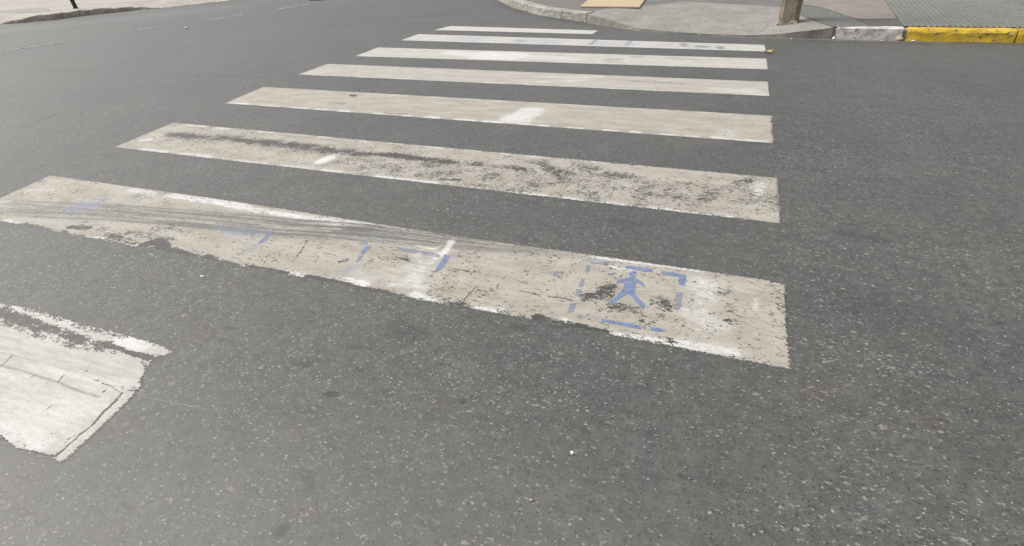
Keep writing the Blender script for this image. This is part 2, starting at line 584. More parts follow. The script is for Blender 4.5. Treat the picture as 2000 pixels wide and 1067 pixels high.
# ribbed strip of tactile paving running back from the yellow kerb
e0, e1 = at(1764, 52.5, KH), at(1727, 0, KH)
side = np.array([*d1, 0.0])
run = (e1 - e0); run = run / np.linalg.norm(run)
V, F = [], []
nrib, pitch = 26, 0.058
for k in range(nrib):
    o_ = e0 + side * (0.01 + k * pitch)
    prof = [(0.0, 0.004), (0.012, 0.004), (0.018, 0.011), (0.038, 0.011), (0.044, 0.004), (pitch, 0.004)]
    base = len(V)
    for t in (0.0, 3.2):
        for (s_, z_) in prof:
            v_ = o_ + side * s_ + run * t
            V.append((v_[0], v_[1], KH + z_))
    n_ = len(prof)
    for j in range(n_ - 1):
        F.append((base + j, base + j + 1, base + n_ + j + 1, base + n_ + j))
tact = link_mesh('tactile_paving', V, F, MAT_TACTILE)
tag(tact, kind='structure')


def kerb_stone(name, foot, heights, mat, width=KW, rough=0.006, seed=0, round_=0.02):
    """One kerb stone along a foot line, with a battered face, a worn nose and rough ends."""
    line = resample(np.c_[foot, heights], 0.05)
    t = np.gradient(line[:, :2], axis=0); t /= np.linalg.norm(t, axis=1)[:, None]
    nrm = np.stack([-t[:, 1], t[:, 0]], 1)
    prof = [(0.0, -0.06, 0), (0.0, 0.0, 0.02), (0.004, 0.0, 0.35), (0.006, 0.0, 0.65), (0.008, -round_, 1), (0.008 + round_ * 0.4, -round_ * 0.35, 1),
            (0.008 + round_, 0.0, 1), (0.07, 0.001, 1), (0.12, 0.001, 1), (width, 0.0, 1), (width, -0.06, 0)]
    rows_ = []
    for (w, dz, k) in prof:
        r_ = np.zeros((len(line), 3))
        r_[:, :2] = line[:, :2] + nrm * w
        r_[:, 2] = line[:, 2] * k + dz
        if k > 0:
            q = line[:, :2] * 1.0 + w * 3.1 + k * 0.7
            r_[:, :2] += nrm * (rough * value_noise(q, 11.0, seed))[:, None]
            r_[:, 2] += rough * 0.6 * value_noise(q, 8.0, seed + 9) * (1 if k > .5 else .3)
        rows_.append(r_)
    n = len(line)
    V = [p for r_ in rows_ for p in r_]
    F = []
    for j in range(len(rows_) - 1):
        for i in range(n - 1):
            F.append((j * n + i, j * n + i + 1, (j + 1) * n + i + 1, (j + 1) * n + i))
    F.append([j * n for j in range(len(rows_))][::-1])
    F.append([j * n + n - 1 for j in range(len(rows_))])
    return link_mesh(name, V, F, mat)


def sub_line(line, a, b):
    """Piece of a polyline between two distances along it."""
    L = np.r_[0, np.cumsum(np.linalg.norm(np.diff(line, axis=0), axis=1))]
    s = np.unique(np.r_[a, L[(L > a) & (L < b)], b])
    return np.stack([np.interp(s, L, line[:, k]) for k in range(2)], 1), L[-1]


GK = 'kerb stones of the far corner'
_, arcL = sub_line(arc_ext, 0, 1)
arc_smooth = resample(arc_ext, 0.1)
# joints of the rounded corner as the photograph shows them
jt = [np.array(at(x, y)[:2]) for x, y in [(1029, 23), (1095, 37), (1146, 43)]]
Ls = np.r_[0, np.cumsum(np.linalg.norm(np.diff(arc_ext, axis=0), axis=1))]
pos_j = []
for q in jt:
    best = min(np.linspace(0, arcL, 4000), key=lambda s: np.hypot(*(np.array([np.interp(s, Ls, arc_ext[:, 0]), np.interp(s, Ls, arc_ext[:, 1])]) - q)))
    pos_j.append(best)
cuts = [pos_j[0] - 2.1, pos_j[0] - 1.05] + pos_j
labs = ['worn concrete kerb stone where the rounded corner kerb leaves the top of the picture',
        'second worn kerb stone of the rounded corner, ending at the first dark joint',
        'dirty kerb stone of the rounded corner, between its two left dark joints',
        'mossy kerb stone of the rounded corner, next to the concrete ramp']
cuts = [cuts[0] - 1.05] + cuts[1:]
for k in range(len(cuts) - 1):
    ln, _ = sub_line(arc_ext, cuts[k] + 0.012, cuts[k + 1] - 0.012)
    o = kerb_stone('kerb_stone', ln, np.full(len(ln), KH), MAT_KERB, seed=20 + k)
    tag(o, labs[k], 'kerb stone', GK)
ln, _ = sub_line(arc_ext, 0.1, cuts[0] - 0.012)
o = kerb_stone('kerb', ln, np.full(len(ln), KH), MAT_KERB, seed=40)
tag(o, kind='structure')

MAT_BED = concrete('kerb_joint_mortar', (0.26, 0.235, 0.19), (0.34, 0.31, 0.26), scale=9.0, dirt_amt=0.5, dirt=(0.08, 0.07, 0.05), bumpk=0.9)
for base_line in (arc_ext[1:], np.vstack([rb[0] - d1 * 0.12, right_ext])):
    o = kerb_stone('kerb', inward(base_line, 0.014), np.full(len(base_line), KH - 0.012), MAT_BED, width=0.12, rough=0.008, seed=80)
    tag(o, kind='structure')
pw = [at(x, y)[:2] for x, y in [(1629.5, 76.7), (1700, 78.4), (1758, 79.9)]]
o = kerb_stone('kerb_stone', np.array(pw), np.full(3, KH), MAT_KERB_WHITE, seed=50, round_=0.012)
tag(o, 'whitewashed kerb stone with dark chips, between the grey joint and the yellow kerb', 'kerb stone', GK)
y0 = at(1767.5, 80.0)[:2]
yl = np.array([y0, y0 + d1 * 0.5, y0 + d1 * 1.0])
o = kerb_stone('kerb_stone', yl, np.full(3, KH), MAT_KERB_YELLOW, seed=60, round_=0.035)
tag(o, 'yellow painted kerb stone with chipped paint beside the whitewashed one', 'kerb stone', GK)
for k in range(3):
    a_ = y0 + d1 * (1.015 + 1.02 * k)
    o = kerb_stone('kerb_stone', np.array([a_, a_ + d1 * 0.5, a_ + d1 * 1.0]), np.full(3, KH), MAT_KERB_YELLOW, seed=61 + k, round_=0.035)
    tag(o, ['second yellow kerb stone along the right-hand kerb', 'third yellow kerb stone along the right-hand kerb', 'fourth yellow kerb stone along the right-hand kerb'][k], 'kerb stone', GK)
a_ = y0 + d1 * 4.1
o = kerb_stone('kerb', np.array([a_, a_ + d1 * 4, a_ + d1 * 8]), np.full(3, KH), MAT_KERB, seed=70)
tag(o, kind='structure')

# pavement across the street on the left, with a dirty kerb that sinks to the road at both ends
lf = [(-140, 62, 0.012), (-60, 54, 0.012), (0, 48, 0.018), (14, 47, 0.045), (43, 45, 0.095), (70, 42, 0.125), (104, 39, 0.13), (163, 31, 0.13), (221, 25, 0.12),
      (252, 21.8, 0.095), (276, 18.4, 0.06), (312, 16.6, 0.02), (331, 15, 0.014), (360, 11, 0.012), (396, 7, 0.012), (444, 2, 0.012), (500, -5, 0.012)]
L3 = np.array([[*at(x, y)[:2], h] for x, y, h in lf])
dl0 = L3[0, :2] - L3[1, :2]; dl0 /= np.linalg.norm(dl0)
dl1 = L3[-1, :2] - L3[-2, :2]; dl1 /= np.linalg.norm(dl1)
L3 = np.vstack([[*(L3[0, :2] + dl0 * 6), 0.012], L3, [*(L3[-1, :2] + dl1 * 20), 0.012]])
L3 = resample(L3, 0.08)
t_ = np.gradient(L3[:, :2], axis=0); t_ /= np.linalg.norm(t_, axis=1)[:, None]
k_ = np.ones(25) / 25.0
ts = np.stack([np.convolve(np.pad(t_[:, i], 12, mode='edge'), k_, 'valid') for i in range(2)], 1)
ts /= np.linalg.norm(ts, axis=1)[:, None]
nl = np.stack([-ts[:, 1], ts[:, 0]], 1)
if (nl.mean(0) @ np.array([-1.0, 0.6])) < 0: nl = -nl
rows = []
nmean = nl.mean(0) / np.linalg.norm(nl.mean(0))
for w, k in ((0.16, 0.0), (0.5, 0.45), (0.9, 0.85), (1.3, 1.0), (6, 1.0), (30, 1.0)):
    r_ = np.zeros((len(L3), 3))
    r_[:, :2] = L3[:, :2] + nl * min(w, 1.3) + nmean * max(0.0, w - 1.3)
    r_[:, 2] = L3[:, 2] * (1 - k) + 0.13 * k
    rows.append(r_)
pl = loft('pavement', rows, MAT_PAVE_L)
tag(pl, kind='structure')
rows = []
for w, z0, k in ((0.0, -0.03, 0), (0.0, 0.0, 0.35), (0.006, 0.0, 0.75), (0.022, 0.0, 1.0), (0.09, 0.003, 1.0), (0.16, 0.002, 1.0), (0.16, -0.03, 0)):
    r_ = np.zeros((len(L3), 3))
    r_[:, :2] = L3[:, :2] + nl * w + nl * (0.016 * value_noise(L3[:, :2] + w * 7, 6.0, 33) * min(1, k * 1.4))[:, None]
    r_[:, 2] = L3[:, 2] * k + z0 + (L3[:, 2] > 0.03) * 0.012 * value_noise(L3[:, :2] + w * 5, 7.0, 34) * k
    rows.append(r_)
o = loft('kerb', rows, MAT_KERB_DIRTY)
tag(o, kind='structure')


def panel_l(px, mat, dz):
    pts = [at(x, y, 0.13 + dz) for x, y in px]
    o = link_mesh('pavement_panel', pts, [tuple(range(len(pts)))], mat)
    tag(o, kind='structure')


panel_l([(-90, 30), (0, 20), (39, 17.5), (85, 15), (95, 17), (101, 21.3), (65, 24.5), (0, 24.5), (-90, 36)], MAT_GREYSTRIP, 0.004)

# ------------------------------------------------------------------ painted stripes of the crossing
def paint_material():
    mt, nt, bs, out = new_mat('crossing_paint')
    gnode = nt.node('ShaderNodeGroup')
    gnode.node_tree = ASPHALT
    p = nt.pos()
    wear, fresh, grime, blue, edge = (nt.attr(a) for a in ('wear', 'fresh', 'grime', 'blue', 'edge'))
    wear = nt.math('MULTIPLY', wear, nt.ramp(nt.noise(p, 7.0, 3, 0.6), 0.32, 0.68, 0.62, 1.30, False), clamp=True)
    wear = nt.math('ADD', wear, nt.math('MULTIPLY', nt.attr('fray'), nt.ramp(edge, 0.0, 0.045, 1.0, 0.0)), clamp=True)
    chip = nt.fmix(0.40, nt.noise(nt.scaled(p, (36, 56, 1)), 1.0, 5, 0.72, 0.5), nt.noise(nt.scaled(p, (105, 170, 1)), 1.0, 3, 0.6, 0.4))
    thr = nt.ramp(wear, 0.0, 1.0, 0.285, 0.72, False)
    keep = nt.ramp(nt.math('SUBTRACT', chip, thr), -0.008, 0.016)
    # ragged border
    rag = nt.noise(p, 75.0, 4, 0.7)
    e = nt.math('ADD', nt.math('MULTIPLY', edge, 100.0), nt.math('MULTIPLY', nt.math('SUBTRACT', rag, 0.55), 4.2))
    keep = nt.math('MULTIPLY', keep, nt.ramp(e, -0.25, 0.25))
    # hairline cracks
    pd = nt.vmath('ADD', p, nt.vmath('MULTIPLY', nt.vmath('SUBTRACT', nt.noise(p, 14.0, 3, 0.6, color=True), (0.5, 0.5, 0.5)), (0.12, 0.12, 0)))
    ce = nt.voronoi(pd, 5.5, 'DISTANCE_TO_EDGE').outputs['Distance']
    gate = nt.ramp(nt.noise(p, 9.0, 2, 0.6), 0.53, 0.60)
    crack = nt.math('MULTIPLY', nt.ramp(ce, 0.004, 0.014, 1, 0), gate)
    crack = nt.math('MULTIPLY', crack, nt.ramp(wear, 0.12, 0.3))
    keep = nt.math('MULTIPLY', keep, nt.math('SUBTRACT', 1.0, nt.math('MULTIPLY', crack, 0.75)))
    # coat colours
    n1 = nt.noise(nt.scaled(p, (3.5, 9, 1)), 1.0, 4, 0.6)
    n2 = nt.noise(nt.scaled(p, (14, 55, 1)), 1.0, 4, 0.65)
    n3 = nt.noise(p, 170.0, 2, 0.6)
    old = nt.mix(nt.ramp(n1, 0.35, 0.65), (0.312, 0.284, 0.236), (0.378, 0.350, 0.300))
    new = nt.mix(nt.ramp(n1, 0.3, 0.7), (0.53, 0.523, 0.50), (0.60, 0.593, 0.575))
    f = nt.math('ADD', fresh, nt.math('MULTIPLY', nt.math('SUBTRACT', n2, 0.5), nt.math('MULTIPLY', nt.ramp(fresh, 0.02, 0.4), nt.math('MULTIPLY_ADD', nt.attr('crisp'), 1.1, 0.30))), clamp=True)
    n4 = nt.noise(nt.scaled(p, (42, 70, 1)), 1.0, 4, 0.7, 0.8)
    crisp = nt.ramp(nt.math('ADD', fresh, nt.math('MULTIPLY', nt.math('SUBTRACT', n4, 0.5), 1.5)), 0.50, 0.68)
    f = nt.fmix(nt.math('MULTIPLY', nt.attr('crisp'), nt.ramp(fresh, 0.1, 0.3, 0.35, 1.0)), f, crisp)
    col = nt.mix(f, old, new)
    cc = nt.node('ShaderNodeCombineColor')
    tone = nt.math('MULTIPLY', nt.ramp(n2, 0.3, 0.7, 0.91, 1.08, False), nt.ramp(n3, 0.25, 0.75, 0.90, 1.10, False))
    for i in range(3): nt.put(cc.inputs[i], tone)
    col = nt.mix(1.0, col, cc.outputs[0], 'MULTIPLY')
    streak = nt.noise(nt.vmath('MULTIPLY', nt.attr_vec('streak'), (34, 0.9, 0)), 1.0, 3, 0.62)
    smask = nt.attr('smask')
    thin = nt.ramp(nt.math('MULTIPLY_ADD', nt.math('SUBTRACT', n2, 0.5), 0.30, streak), 0.45, 0.525)
    col = nt.mix(nt.math('MULTIPLY', smask, nt.math('MULTIPLY_ADD', thin, 0.74, 0.30), clamp=True), col, (0.125, 0.127, 0.120))
    bl = nt.math('MULTIPLY', blue, nt.ramp(nt.noise(nt.scaled(p, (34, 80, 1)), 1.0, 4, 0.75), 0.40, 0.56, 0.08, 1.2), clamp=True)
    col = nt.mix(bl, col, (0.195, 0.245, 0.36))
    gr = nt.math('MULTIPLY', grime, nt.ramp(n2, 0.28, 0.7, 1.15, 0.6), clamp=True)
    col = nt.mix(gr, col, (0.125, 0.122, 0.112))
    # specks of dirt
    v = nt.voronoi(p, 60.0)
    c = nt.sep(v.outputs['Color'])
    sp = nt.math('MULTIPLY', nt.math('GREATER_THAN', c[0], 0.965), nt.ramp(v.outputs['Distance'], 0.08, 0.22, 0.7, 0))
    col = nt.mix(sp, col, (0.12, 0.11, 0.10))
    full = nt.mix(keep, nt.mix(nt.ramp(edge, 0.0, 0.006, 0.0, 1.0), gnode.outputs['Color'], nt.mix(1.0, gnode.outputs['Color'], (0.72, 0.69, 0.65), 'MULTIPLY')), col)
    nt.put(bs.inputs['Base Color'], full)
    nt.put(bs.inputs['Roughness'], nt.fmix(keep, 0.56, 0.70))
    bs.inputs['Specular IOR Level'].default_value = 0.5
    h = nt.math('ADD', nt.math('MULTIPLY', gnode.outputs['Height'], nt.fmix(keep, 1.0, 0.45)), nt.math('MULTIPLY', keep, 0.10))
    bump(nt, bs, h, 0.30, 0.003)
    return mt


MAT_PAINT = paint_material()


def blue_material(name, a, b, opacity):
    mt, nt, bs, out = new_mat(name)
    p = nt.pos()
    n = nt.noise(nt.scaled(p, (45, 45, 1)), 1.0, 4, 0.65)
    n2 = nt.noise(p, 12.0, 3, 0.6)
    n3 = nt.noise(p, 130.0, 2, 0.6)
    col = nt.mix(nt.ramp(n2, 0.35, 0.65), a, b)
    col = nt.mix(nt.ramp(n3, 0.55, 0.7, 0, 0.35), col, (0.4, 0.42, 0.46))
    nt.put(bs.inputs['Base Color'], col)
    bs.inputs['Roughness'].default_value = 0.6
    tr = nt.node('ShaderNodeBsdfTransparent')
    mx = nt.node('ShaderNodeMixShader')
    chip = nt.fmix(0.40, nt.noise(nt.scaled(p, (36, 56, 1)), 1.0, 5, 0.72, 0.5), nt.noise(nt.scaled(p, (105, 170, 1)), 1.0, 3, 0.6, 0.4))
    thin = nt.ramp(nt.noise(p, 38.0, 3, 0.6), 0.35, 0.6, 0.72, 1.0)
    nt.put(mx.inputs[0], nt.math('MULTIPLY', nt.math('MULTIPLY', nt.ramp(chip, 0.435, 0.465), thin), opacity))
    nt.t.links.new(tr.outputs[0], mx.inputs[1])
    nt.t.links.new(bs.outputs[0], mx.inputs[2])
    nt.t.links.new(mx.outputs[0], out.inputs['Surface'])
    return mt


MAT_BLUE = blue_material('blue_stencil_paint', (0.145, 0.205, 0.375), (0.19, 0.25, 0.41), 0.93)
MAT_BLUE_FADED = blue_material('faded_blue_stencil_paint', (0.20, 0.24, 0.325), (0.26, 0.30, 0.37), 0.66)


class Stripe:
    """One painted stripe: a fine sheet 4 mm over the road whose vertices carry wear, fresh paint, grime and smears."""

    def __init__(self, outline, step, margin=0.012, fresh=0.0, wear=0.0, crisp=0.45, fray=0.0):
        self.margin = margin
        self.streak = self.smask = None
        self.out = np.array([at(x, y)[:2] for x, y in outline])
        c = self.out.mean(0)
        a = self.out[1] - self.out[0]; a /= np.linalg.norm(a)
        n = np.array([-a[1], a[0]])
        uv = np.stack([(self.out - c) @ a, (self.out - c) @ n], 1)
        lo, hi = uv.min(0) - margin * 1.5, uv.max(0) + margin * 1.5
        nu, nv = int((hi[0] - lo[0]) / step) + 2, int((hi[1] - lo[1]) / step) + 2
        U, W = np.meshgrid(np.linspace(lo[0], hi[0], nu), np.linspace(lo[1], hi[1], nv))
        P = c + U.ravel()[:, None] * a + W.ravel()[:, None] * n
        closed = np.vstack([self.out, self.out[:1]])
        sd_ = poly_dist(P, closed) * np.where(inside(P, self.out), 1, -1)
        ok = sd_ > -margin
        idx = np.arange(nu * nv).reshape(nv, nu)
        q = np.stack([idx[:-1, :-1], idx[:-1, 1:], idx[1:, 1:], idx[1:, :-1]], -1).reshape(-1, 4)
        q = q[ok[q].all(1)]
        used = np.unique(q)
        remap = np.full(nu * nv, -1); remap[used] = np.arange(len(used))
        self.P, self.F, self.edge = P[used], remap[q], sd_[used]
        N = len(used)
        self.wear, self.fresh = np.full(N, float(wear)), np.full(N, float(fresh))
        self.grime, self.blue, self.crisp = np.zeros(N), np.zeros(N), np.full(N, crisp)
        self.fray = np.full(N, fray)

    def fall(self, pts, hw, soft=1.0):
        """1 on the stroke, 0 beyond it. pts in pixels of the photograph; hw is the half width in its pixels, measured down the picture."""
        W = [at(x, y)[:2] for x, y in pts]
        x, y = pts[0]
        h = np.linalg.norm(at(x, y + hw)[:2] - at(x, y - hw)[:2]) / 2
        if len(W) == 1: W = [W[0], W[0] + 1e-4]
        d = poly_dist(self.P, W) / h
        k = np.clip((1 + soft - d) / (2 * soft), 0, 1)
        return k * k * (3 - 2 * k)

    def add(self, what, pts, hw, s, soft=0.6):
        arr = getattr(self, what)
        arr += s * self.fall(pts, hw, soft)

    def level(self, what, pts, hw, s, soft=0.6):
        arr = getattr(self, what)
        np.maximum(arr, s * self.fall(pts, hw, soft), out=arr)

    def erase(self, what, pts, hw, s, soft=0.6):
        arr = getattr(self, what)
        arr *= 1 - s * self.fall(pts, hw, soft)

    def dashes_along(self, a, b, n, hw, s, seed, fill=0.5):
        """Broken line of fresh paint along an edge."""
        r = random.Random(seed)
        a, b = np.array(a, float), np.array(b, float)
        for k in range(n):
            t0 = (k + r.uniform(0.0, 0.35)) / n
            t1 = t0 + r.uniform(0.35, 1.1) * fill / n
            p0, p1 = a + (b - a) * t0, a + (b - a) * t1
            self.level('fresh', [tuple(p0), tuple((p0 + p1) / 2), tuple(p1)], hw * r.uniform(0.6, 1.3), s * r.uniform(0.7, 1.0), 0.7)

    def build(self, label):
        z = 0.0004 + 0.0008 * np.clip((self.edge + self.margin) / (self.margin * 1.6), 0, 1)   # the coat thins out to nothing at its edge
        me = bpy.data.meshes.new('crossing_stripe')
        c = np.array([*self.out.mean(0), 0.0])
        V = np.c_[self.P, z] - c
        me.vertices.add(len(V)); me.vertices.foreach_set('co', V.astype(np.float32).ravel())
        nf = len(self.F)
        me.loops.add(nf * 4); me.loops.foreach_set('vertex_index', self.F.astype(np.int32).ravel())
        me.polygons.add(nf)
        me.polygons.foreach_set('loop_start', np.arange(0, nf * 4, 4, dtype=np.int32))
        me.polygons.foreach_set('loop_total', np.full(nf, 4, dtype=np.int32))
        me.update(calc_edges=True)
        for nm in ('wear', 'fresh', 'grime', 'blue', 'edge', 'crisp', 'fray'):
            at_ = me.attributes.new(nm, 'FLOAT', 'POINT')
            v = getattr(self, nm)
            if nm != 'edge': v = np.clip(v, 0, 1)
            at_.data.foreach_set('value', v.astype(np.float32))
        if self.streak is not None:
            at_ = me.attributes.new('streak', 'FLOAT_VECTOR', 'POINT')
            at_.data.foreach_set('vector', self.streak.astype(np.float32).ravel())
            at_ = me.attributes.new('smask', 'FLOAT', 'POINT')
            at_.data.foreach_set('value', self.smask.astype(np.float32))
        me.materials.append(MAT_PAINT)
        o = bpy.data.objects.new('crossing_stripe', me)
        o.location = c
        COL.objects.link(o)
        tag(o, label, 'crossing stripe', 'painted stripes of the pedestrian crossing')
        return o


def decal(name, parent, polys, mat, z=0.0022):
    """Flat painted mark made of one or several outlines given in pixels, lying on its stripe."""
    bm = bmesh.new()
    loc = np.array(parent.location)
    for poly in polys:
        vs = [bm.verts.new(tuple(at(x, y, z) - loc)) for x, y in poly]
        es = [bm.edges.new((vs[i], vs[(i + 1) % len(vs)])) for i in range(len(vs))]
        bmesh.ops.triangle_fill(bm, use_beauty=True, edges=es, normal=(0, 0, 1))
    return link_bm(name, bm, mat, parent)


def disc(cx, cy, rx, ry, n=16):
    return [(cx + rx * math.cos(2 * math.pi * k / n), cy + ry * math.sin(2 * math.pi * k / n)) for k in range(n)]


# farthest, short
s = Stripe([(880, 51), (1168, 60), (1157, 67), (848, 59)], 0.02, fresh=0.62, wear=0.08, crisp=0.1)
s.build('short white stripe, farthest of the crossing, cut off well before the other stripes end')

# second
s = Stripe([(817, 67), (1493, 88), (1497, 101), (783, 79)], 0.012, fresh=0.55, wear=0.08, crisp=0.12)
for a, b, v in (((905, 75), (925, 77), 0.30), ((1022, 81), (1070, 83), 0.32), ((1165, 84), (1225, 87), 0.30), ((1360, 91), (1385, 92), 0.3)):
    s.level('blue', [a, b], 4, v, 0.6)
for a, b in (((1153, 88), (1163, 79)), ((1223, 89), (1232, 80))):
    s.level('blue', [a, b], 0.8, 0.75, 0.8)
    s.level('grime', [a, b], 0.7, 0.35, 0.8)
for a, b, v in (((1363, 91), (1378, 92), 0.9), ((1335, 86), (1337, 90), 0.7), ((1407, 92), (1409, 95), 0.8), ((1298, 88), (1310, 88), 0.35), ((1012, 79), (1020, 80), 0.3)):
    s.level('grime', [a, b], 1.3, v, 0.7)
s2 = s.build('white stripe with pale blue stencil traces, just before the short farthest stripe')

# third
s = Stripe([(738, 93), (1497, 115), (1500, 136), (694, 110)], 0.013, fresh=0.48, wear=0.10, crisp=0.15)
s.level('fresh', [(945, 108), (998, 110)], 8, 1.0, 0.6)
s.level('fresh', [(880, 103), (960, 112)], 5, 0.85, 0.8)
s.level('fresh', [(1050, 112), (1130, 116)], 5, 0.7, 0.8)
for a, b, v in (((1185, 117), (1210, 116), 0.4), ((1240, 111), (1250, 111), 0.5), ((1305, 114), (1360, 117), 0.35), ((1190, 121), (1205, 120), 0.35)):
    s.level('grime', [a, b], 1.6, v, 0.8)
s.build('white stripe with one brilliant white patch, between the blue-traced stripe and the plain cream one')

# fourth
s = Stripe([(640, 125), (1500, 160), (1503, 188), (582, 146)], 0.013, fresh=0.22, wear=0.19, crisp=0.2, fray=0.06)
s.level('fresh', [(1075, 150), (1150, 152)], 4, 0.55, 0.9)
s.level('fresh', [(1060, 160), (1120, 158), (1170, 150)], 4, 0.5, 0.9)
s.level('fresh', [(590, 143), (640, 140)], 4, 0.45, 0.9)
s.level('fresh', [(1405, 175), (1440, 178)], 7, 0.5, 0.9)
s.level('fresh', [(1460, 178), (1480, 184)], 6, 0.6, 0.9)
s.dashes_along((600, 146), (1490, 187), 11, 1.2, 0.7, 3, 0.5)
s.level('grime', [(1220, 158), (1340, 166)], 2.0, 0.16, 1.0)
s.level('wear', [(1225, 158), (1330, 163)], 2.2, 0.42, 0.9)
s.build('cream stripe with no dark gaps, fourth counted from the far kerb')

# fifth
s = Stripe([(515, 170), (1509, 226.5), (1512, 280.5), (439, 202)], 0.012, fresh=0.06, wear=0.25, fray=0.06)
s.dashes_along((440, 202), (1500, 277), 19, 2.0, 0.95, 5, 0.55)
s.dashes_along((700, 182), (1480, 225), 12, 1.6, 0.6, 6, 0.5)
s.level('fresh', [(1002, 233), (1016, 230), (1030, 222), (1036, 217)], 9.0, 0.80, 0.5)
s.level('fresh', [(1000, 236), (1030, 238)], 3, 0.7, 0.8)
s.level('fresh', [(1418, 258), (1425, 266)], 6, 0.55, 0.9)
s.level('fresh', [(1395, 268), (1460, 275)], 2.5, 0.65, 0.8)
s.level('grime', [(652, 202), (672, 203)], 1.3, 0.5, 0.7)
s.level('wear', [(1290, 250), (1420, 262)], 9, 0.30, 0.9)
s.level('wear', [(750, 221), (790, 223)], 1.5, 0.55, 0.8)
s.level('wear', [(1510, 228), (1512, 279)], 1.6, 0.5, 0.7)
s5 = s.build('cream stripe with a white square dab near its middle and a dead leaf on it')

# sixth
s = Stripe([(338, 240), (1518, 348), (1524, 437), (223, 288)], 0.010, fresh=0.06, wear=0.33, fray=0.05)
s.level('wear', [(335, 264), (420, 268), (500, 277), (625, 291), (680, 297)], 6.0, 0.68, 1.0)
s.level('wear', [(345, 265), (420, 268), (500, 277), (625, 291), (680, 297)], 2.2, 0.80, 0.8)
s.level('wear', [(345, 268), (500, 280), (680, 299)], 11, 0.42, 0.8)
s.level('wear', [(695, 301), (750, 302), (812, 310), (870, 316)], 5.5, 0.72, 1.0)
s.level('wear', [(870, 316), (925, 321), (1000, 328), (1040, 334)], 6.5, 0.60, 1.0)
s.level('wear', [(640, 310), (860, 345), (1050, 370)], 18, 0.42, 0.9)
s.level('wear', [(700, 300), (900, 325), (1200, 360)], 24, 0.40, 0.9)
s.level('wear', [(720, 318), (900, 340), (1100, 362), (1300, 378), (1470, 385)], 28, 0.44, 0.8)
s.level('wear', [(1050, 322), (1085, 338), (1120, 358)], 16, 0.50, 0.9)
s.level('wear', [(1110, 320), (1220, 347), (1255, 355)], 13, 0.48, 0.9)
s.level('wear', [(1180, 370), (1260, 385)], 12, 0.40, 0.8)
s.level('wear', [(1325, 388), (1380, 393)], 7, 0.56, 0.7)
s.level('wear', [(1380, 368), (1420, 368), (1455, 355)], 8, 0.50, 0.7)
s.level('wear', [(1340, 398), (1440, 405)], 9, 0.43, 0.8)
s.level('wear', [(1260, 360), (1490, 375)], 24, 0.35, 0.9)
s.level('wear', [(860, 352), (900, 352)], 3, 0.6, 0.6)
s.dashes_along((360, 243), (1490, 345), 17, 2.4, 0.8, 8, 0.5)
s.dashes_along((260, 291), (1440, 426), 13, 3.4, 0.85, 9, 0.8)
s.level('fresh', [(625, 317), (645, 308)], 4, 1.0, 0.5)
s.level('fresh', [(640, 299), (685, 300)], 2.5, 1.0, 0.5)
s.erase('wear', [(625, 317), (645, 308)], 5, 0.9, 0.4)
s.level('fresh', [(278, 275), (292, 273)], 2, 0.8, 0.6)
s.level('fresh', [(1478, 380), (1488, 360)], 4, 0.65, 0.7)
s.level('fresh', [(1290, 412), (1420, 425)], 5, 0.9, 0.7)
s6 = s.build('badly worn cream stripe with long dark gaps along its middle')

# seventh: the broad nearest full stripe, with stencils and tyre marks
s = Stripe([(98, 343), (450, 392.5), (760, 441), (900, 463), (1110, 492), (1330, 523), (1489, 546), (1535, 557), (1546, 722), (1104, 637), (800, 582), (400, 507), (0, 432), (-69, 419)], 0.0055, fresh=0.05, wear=0.33, fray=0.20)
# bites out of the lower edge
for pts, hw, v in (([(138, 444), (172, 446)], 3.0, 0.95), ([(210, 458), (262, 474)], 4.0, 0.60), ([(285, 478), (310, 470), (322, 484)], 5.5, 0.95), ([(335, 488), (372, 503)], 5, 0.85),
                   ([(405, 500), (460, 520)], 4.0, 0.62), ([(40, 441), (90, 450)], 3, 0.6), ([(490, 522), (560, 534)], 4, 0.62), ([(600, 540), (680, 556)], 3.5, 0.66),
                   ([(690, 560), (790, 580)], 3.2, 0.66), ([(1050, 620), (1105, 632), (1150, 644), (1180, 650)], 7, 0.66), ([(900, 600), (1000, 620)], 2.5, 0.55),
                   ([(200, 447), (330, 468)], 6, 0.46), ([(1180, 655), (1350, 690)], 2.5, 0.45)):
    s.level('wear', pts, hw, v, 0.6)
# worn patches inside
for pts, hw, v in (([(665, 511), (680, 508)], 4, 0.62), ([(750, 505), (800, 507)], 5, 0.52), ([(820, 590), (880, 560), (880, 540)], 16, 0.44), ([(850, 575), (900, 590)], 14, 0.42),
                   ([(875, 530), (930, 532)], 5, 0.45), ([(1150, 580), (1178, 575), (1190, 560)], 14, 0.53), ([(1200, 600), (1240, 605)], 12, 0.56), ([(1285, 588), (1300, 600)], 13, 0.55),
                   ([(1290, 618), (1330, 622)], 7, 0.56), ([(1295, 660), (1310, 665)], 8, 0.50), ([(1400, 570), (1450, 575)], 10, 0.42), ([(1420, 625), (1450, 635)], 9, 0.56),
                   ([(1400, 615), (1430, 600)], 12, 0.44), ([(270, 400), (320, 404)], 9, 0.40), ([(300, 448), (400, 462)], 8, 0.40), ([(920, 520), (1150, 600)], 26, 0.29), ([(1250, 540), (1450, 640)], 40, 0.31),
                   ([(420, 470), (560, 500)], 18, 0.28), ([(330, 445), (360, 452)], 4, 0.5)):
    s.level('wear', pts, hw, v, 0.8)
s.level('wear', [(1535, 560), (1540, 640), (1546, 718)], 2.6, 0.56, 0.7)
# cracks running in from the edges
for pts in ([(600, 470), (590, 488), (578, 505), (572, 512)], [(935, 558), (925, 565), (915, 577), (903, 592)], [(1003, 566), (1030, 571), (1055, 577)], [(1070, 580), (1095, 582), (1120, 588)],
            [(885, 525), (915, 530)], [(973, 555), (971, 564)]):
    s.level('wear', pts, 0.8, 0.75, 0.5)
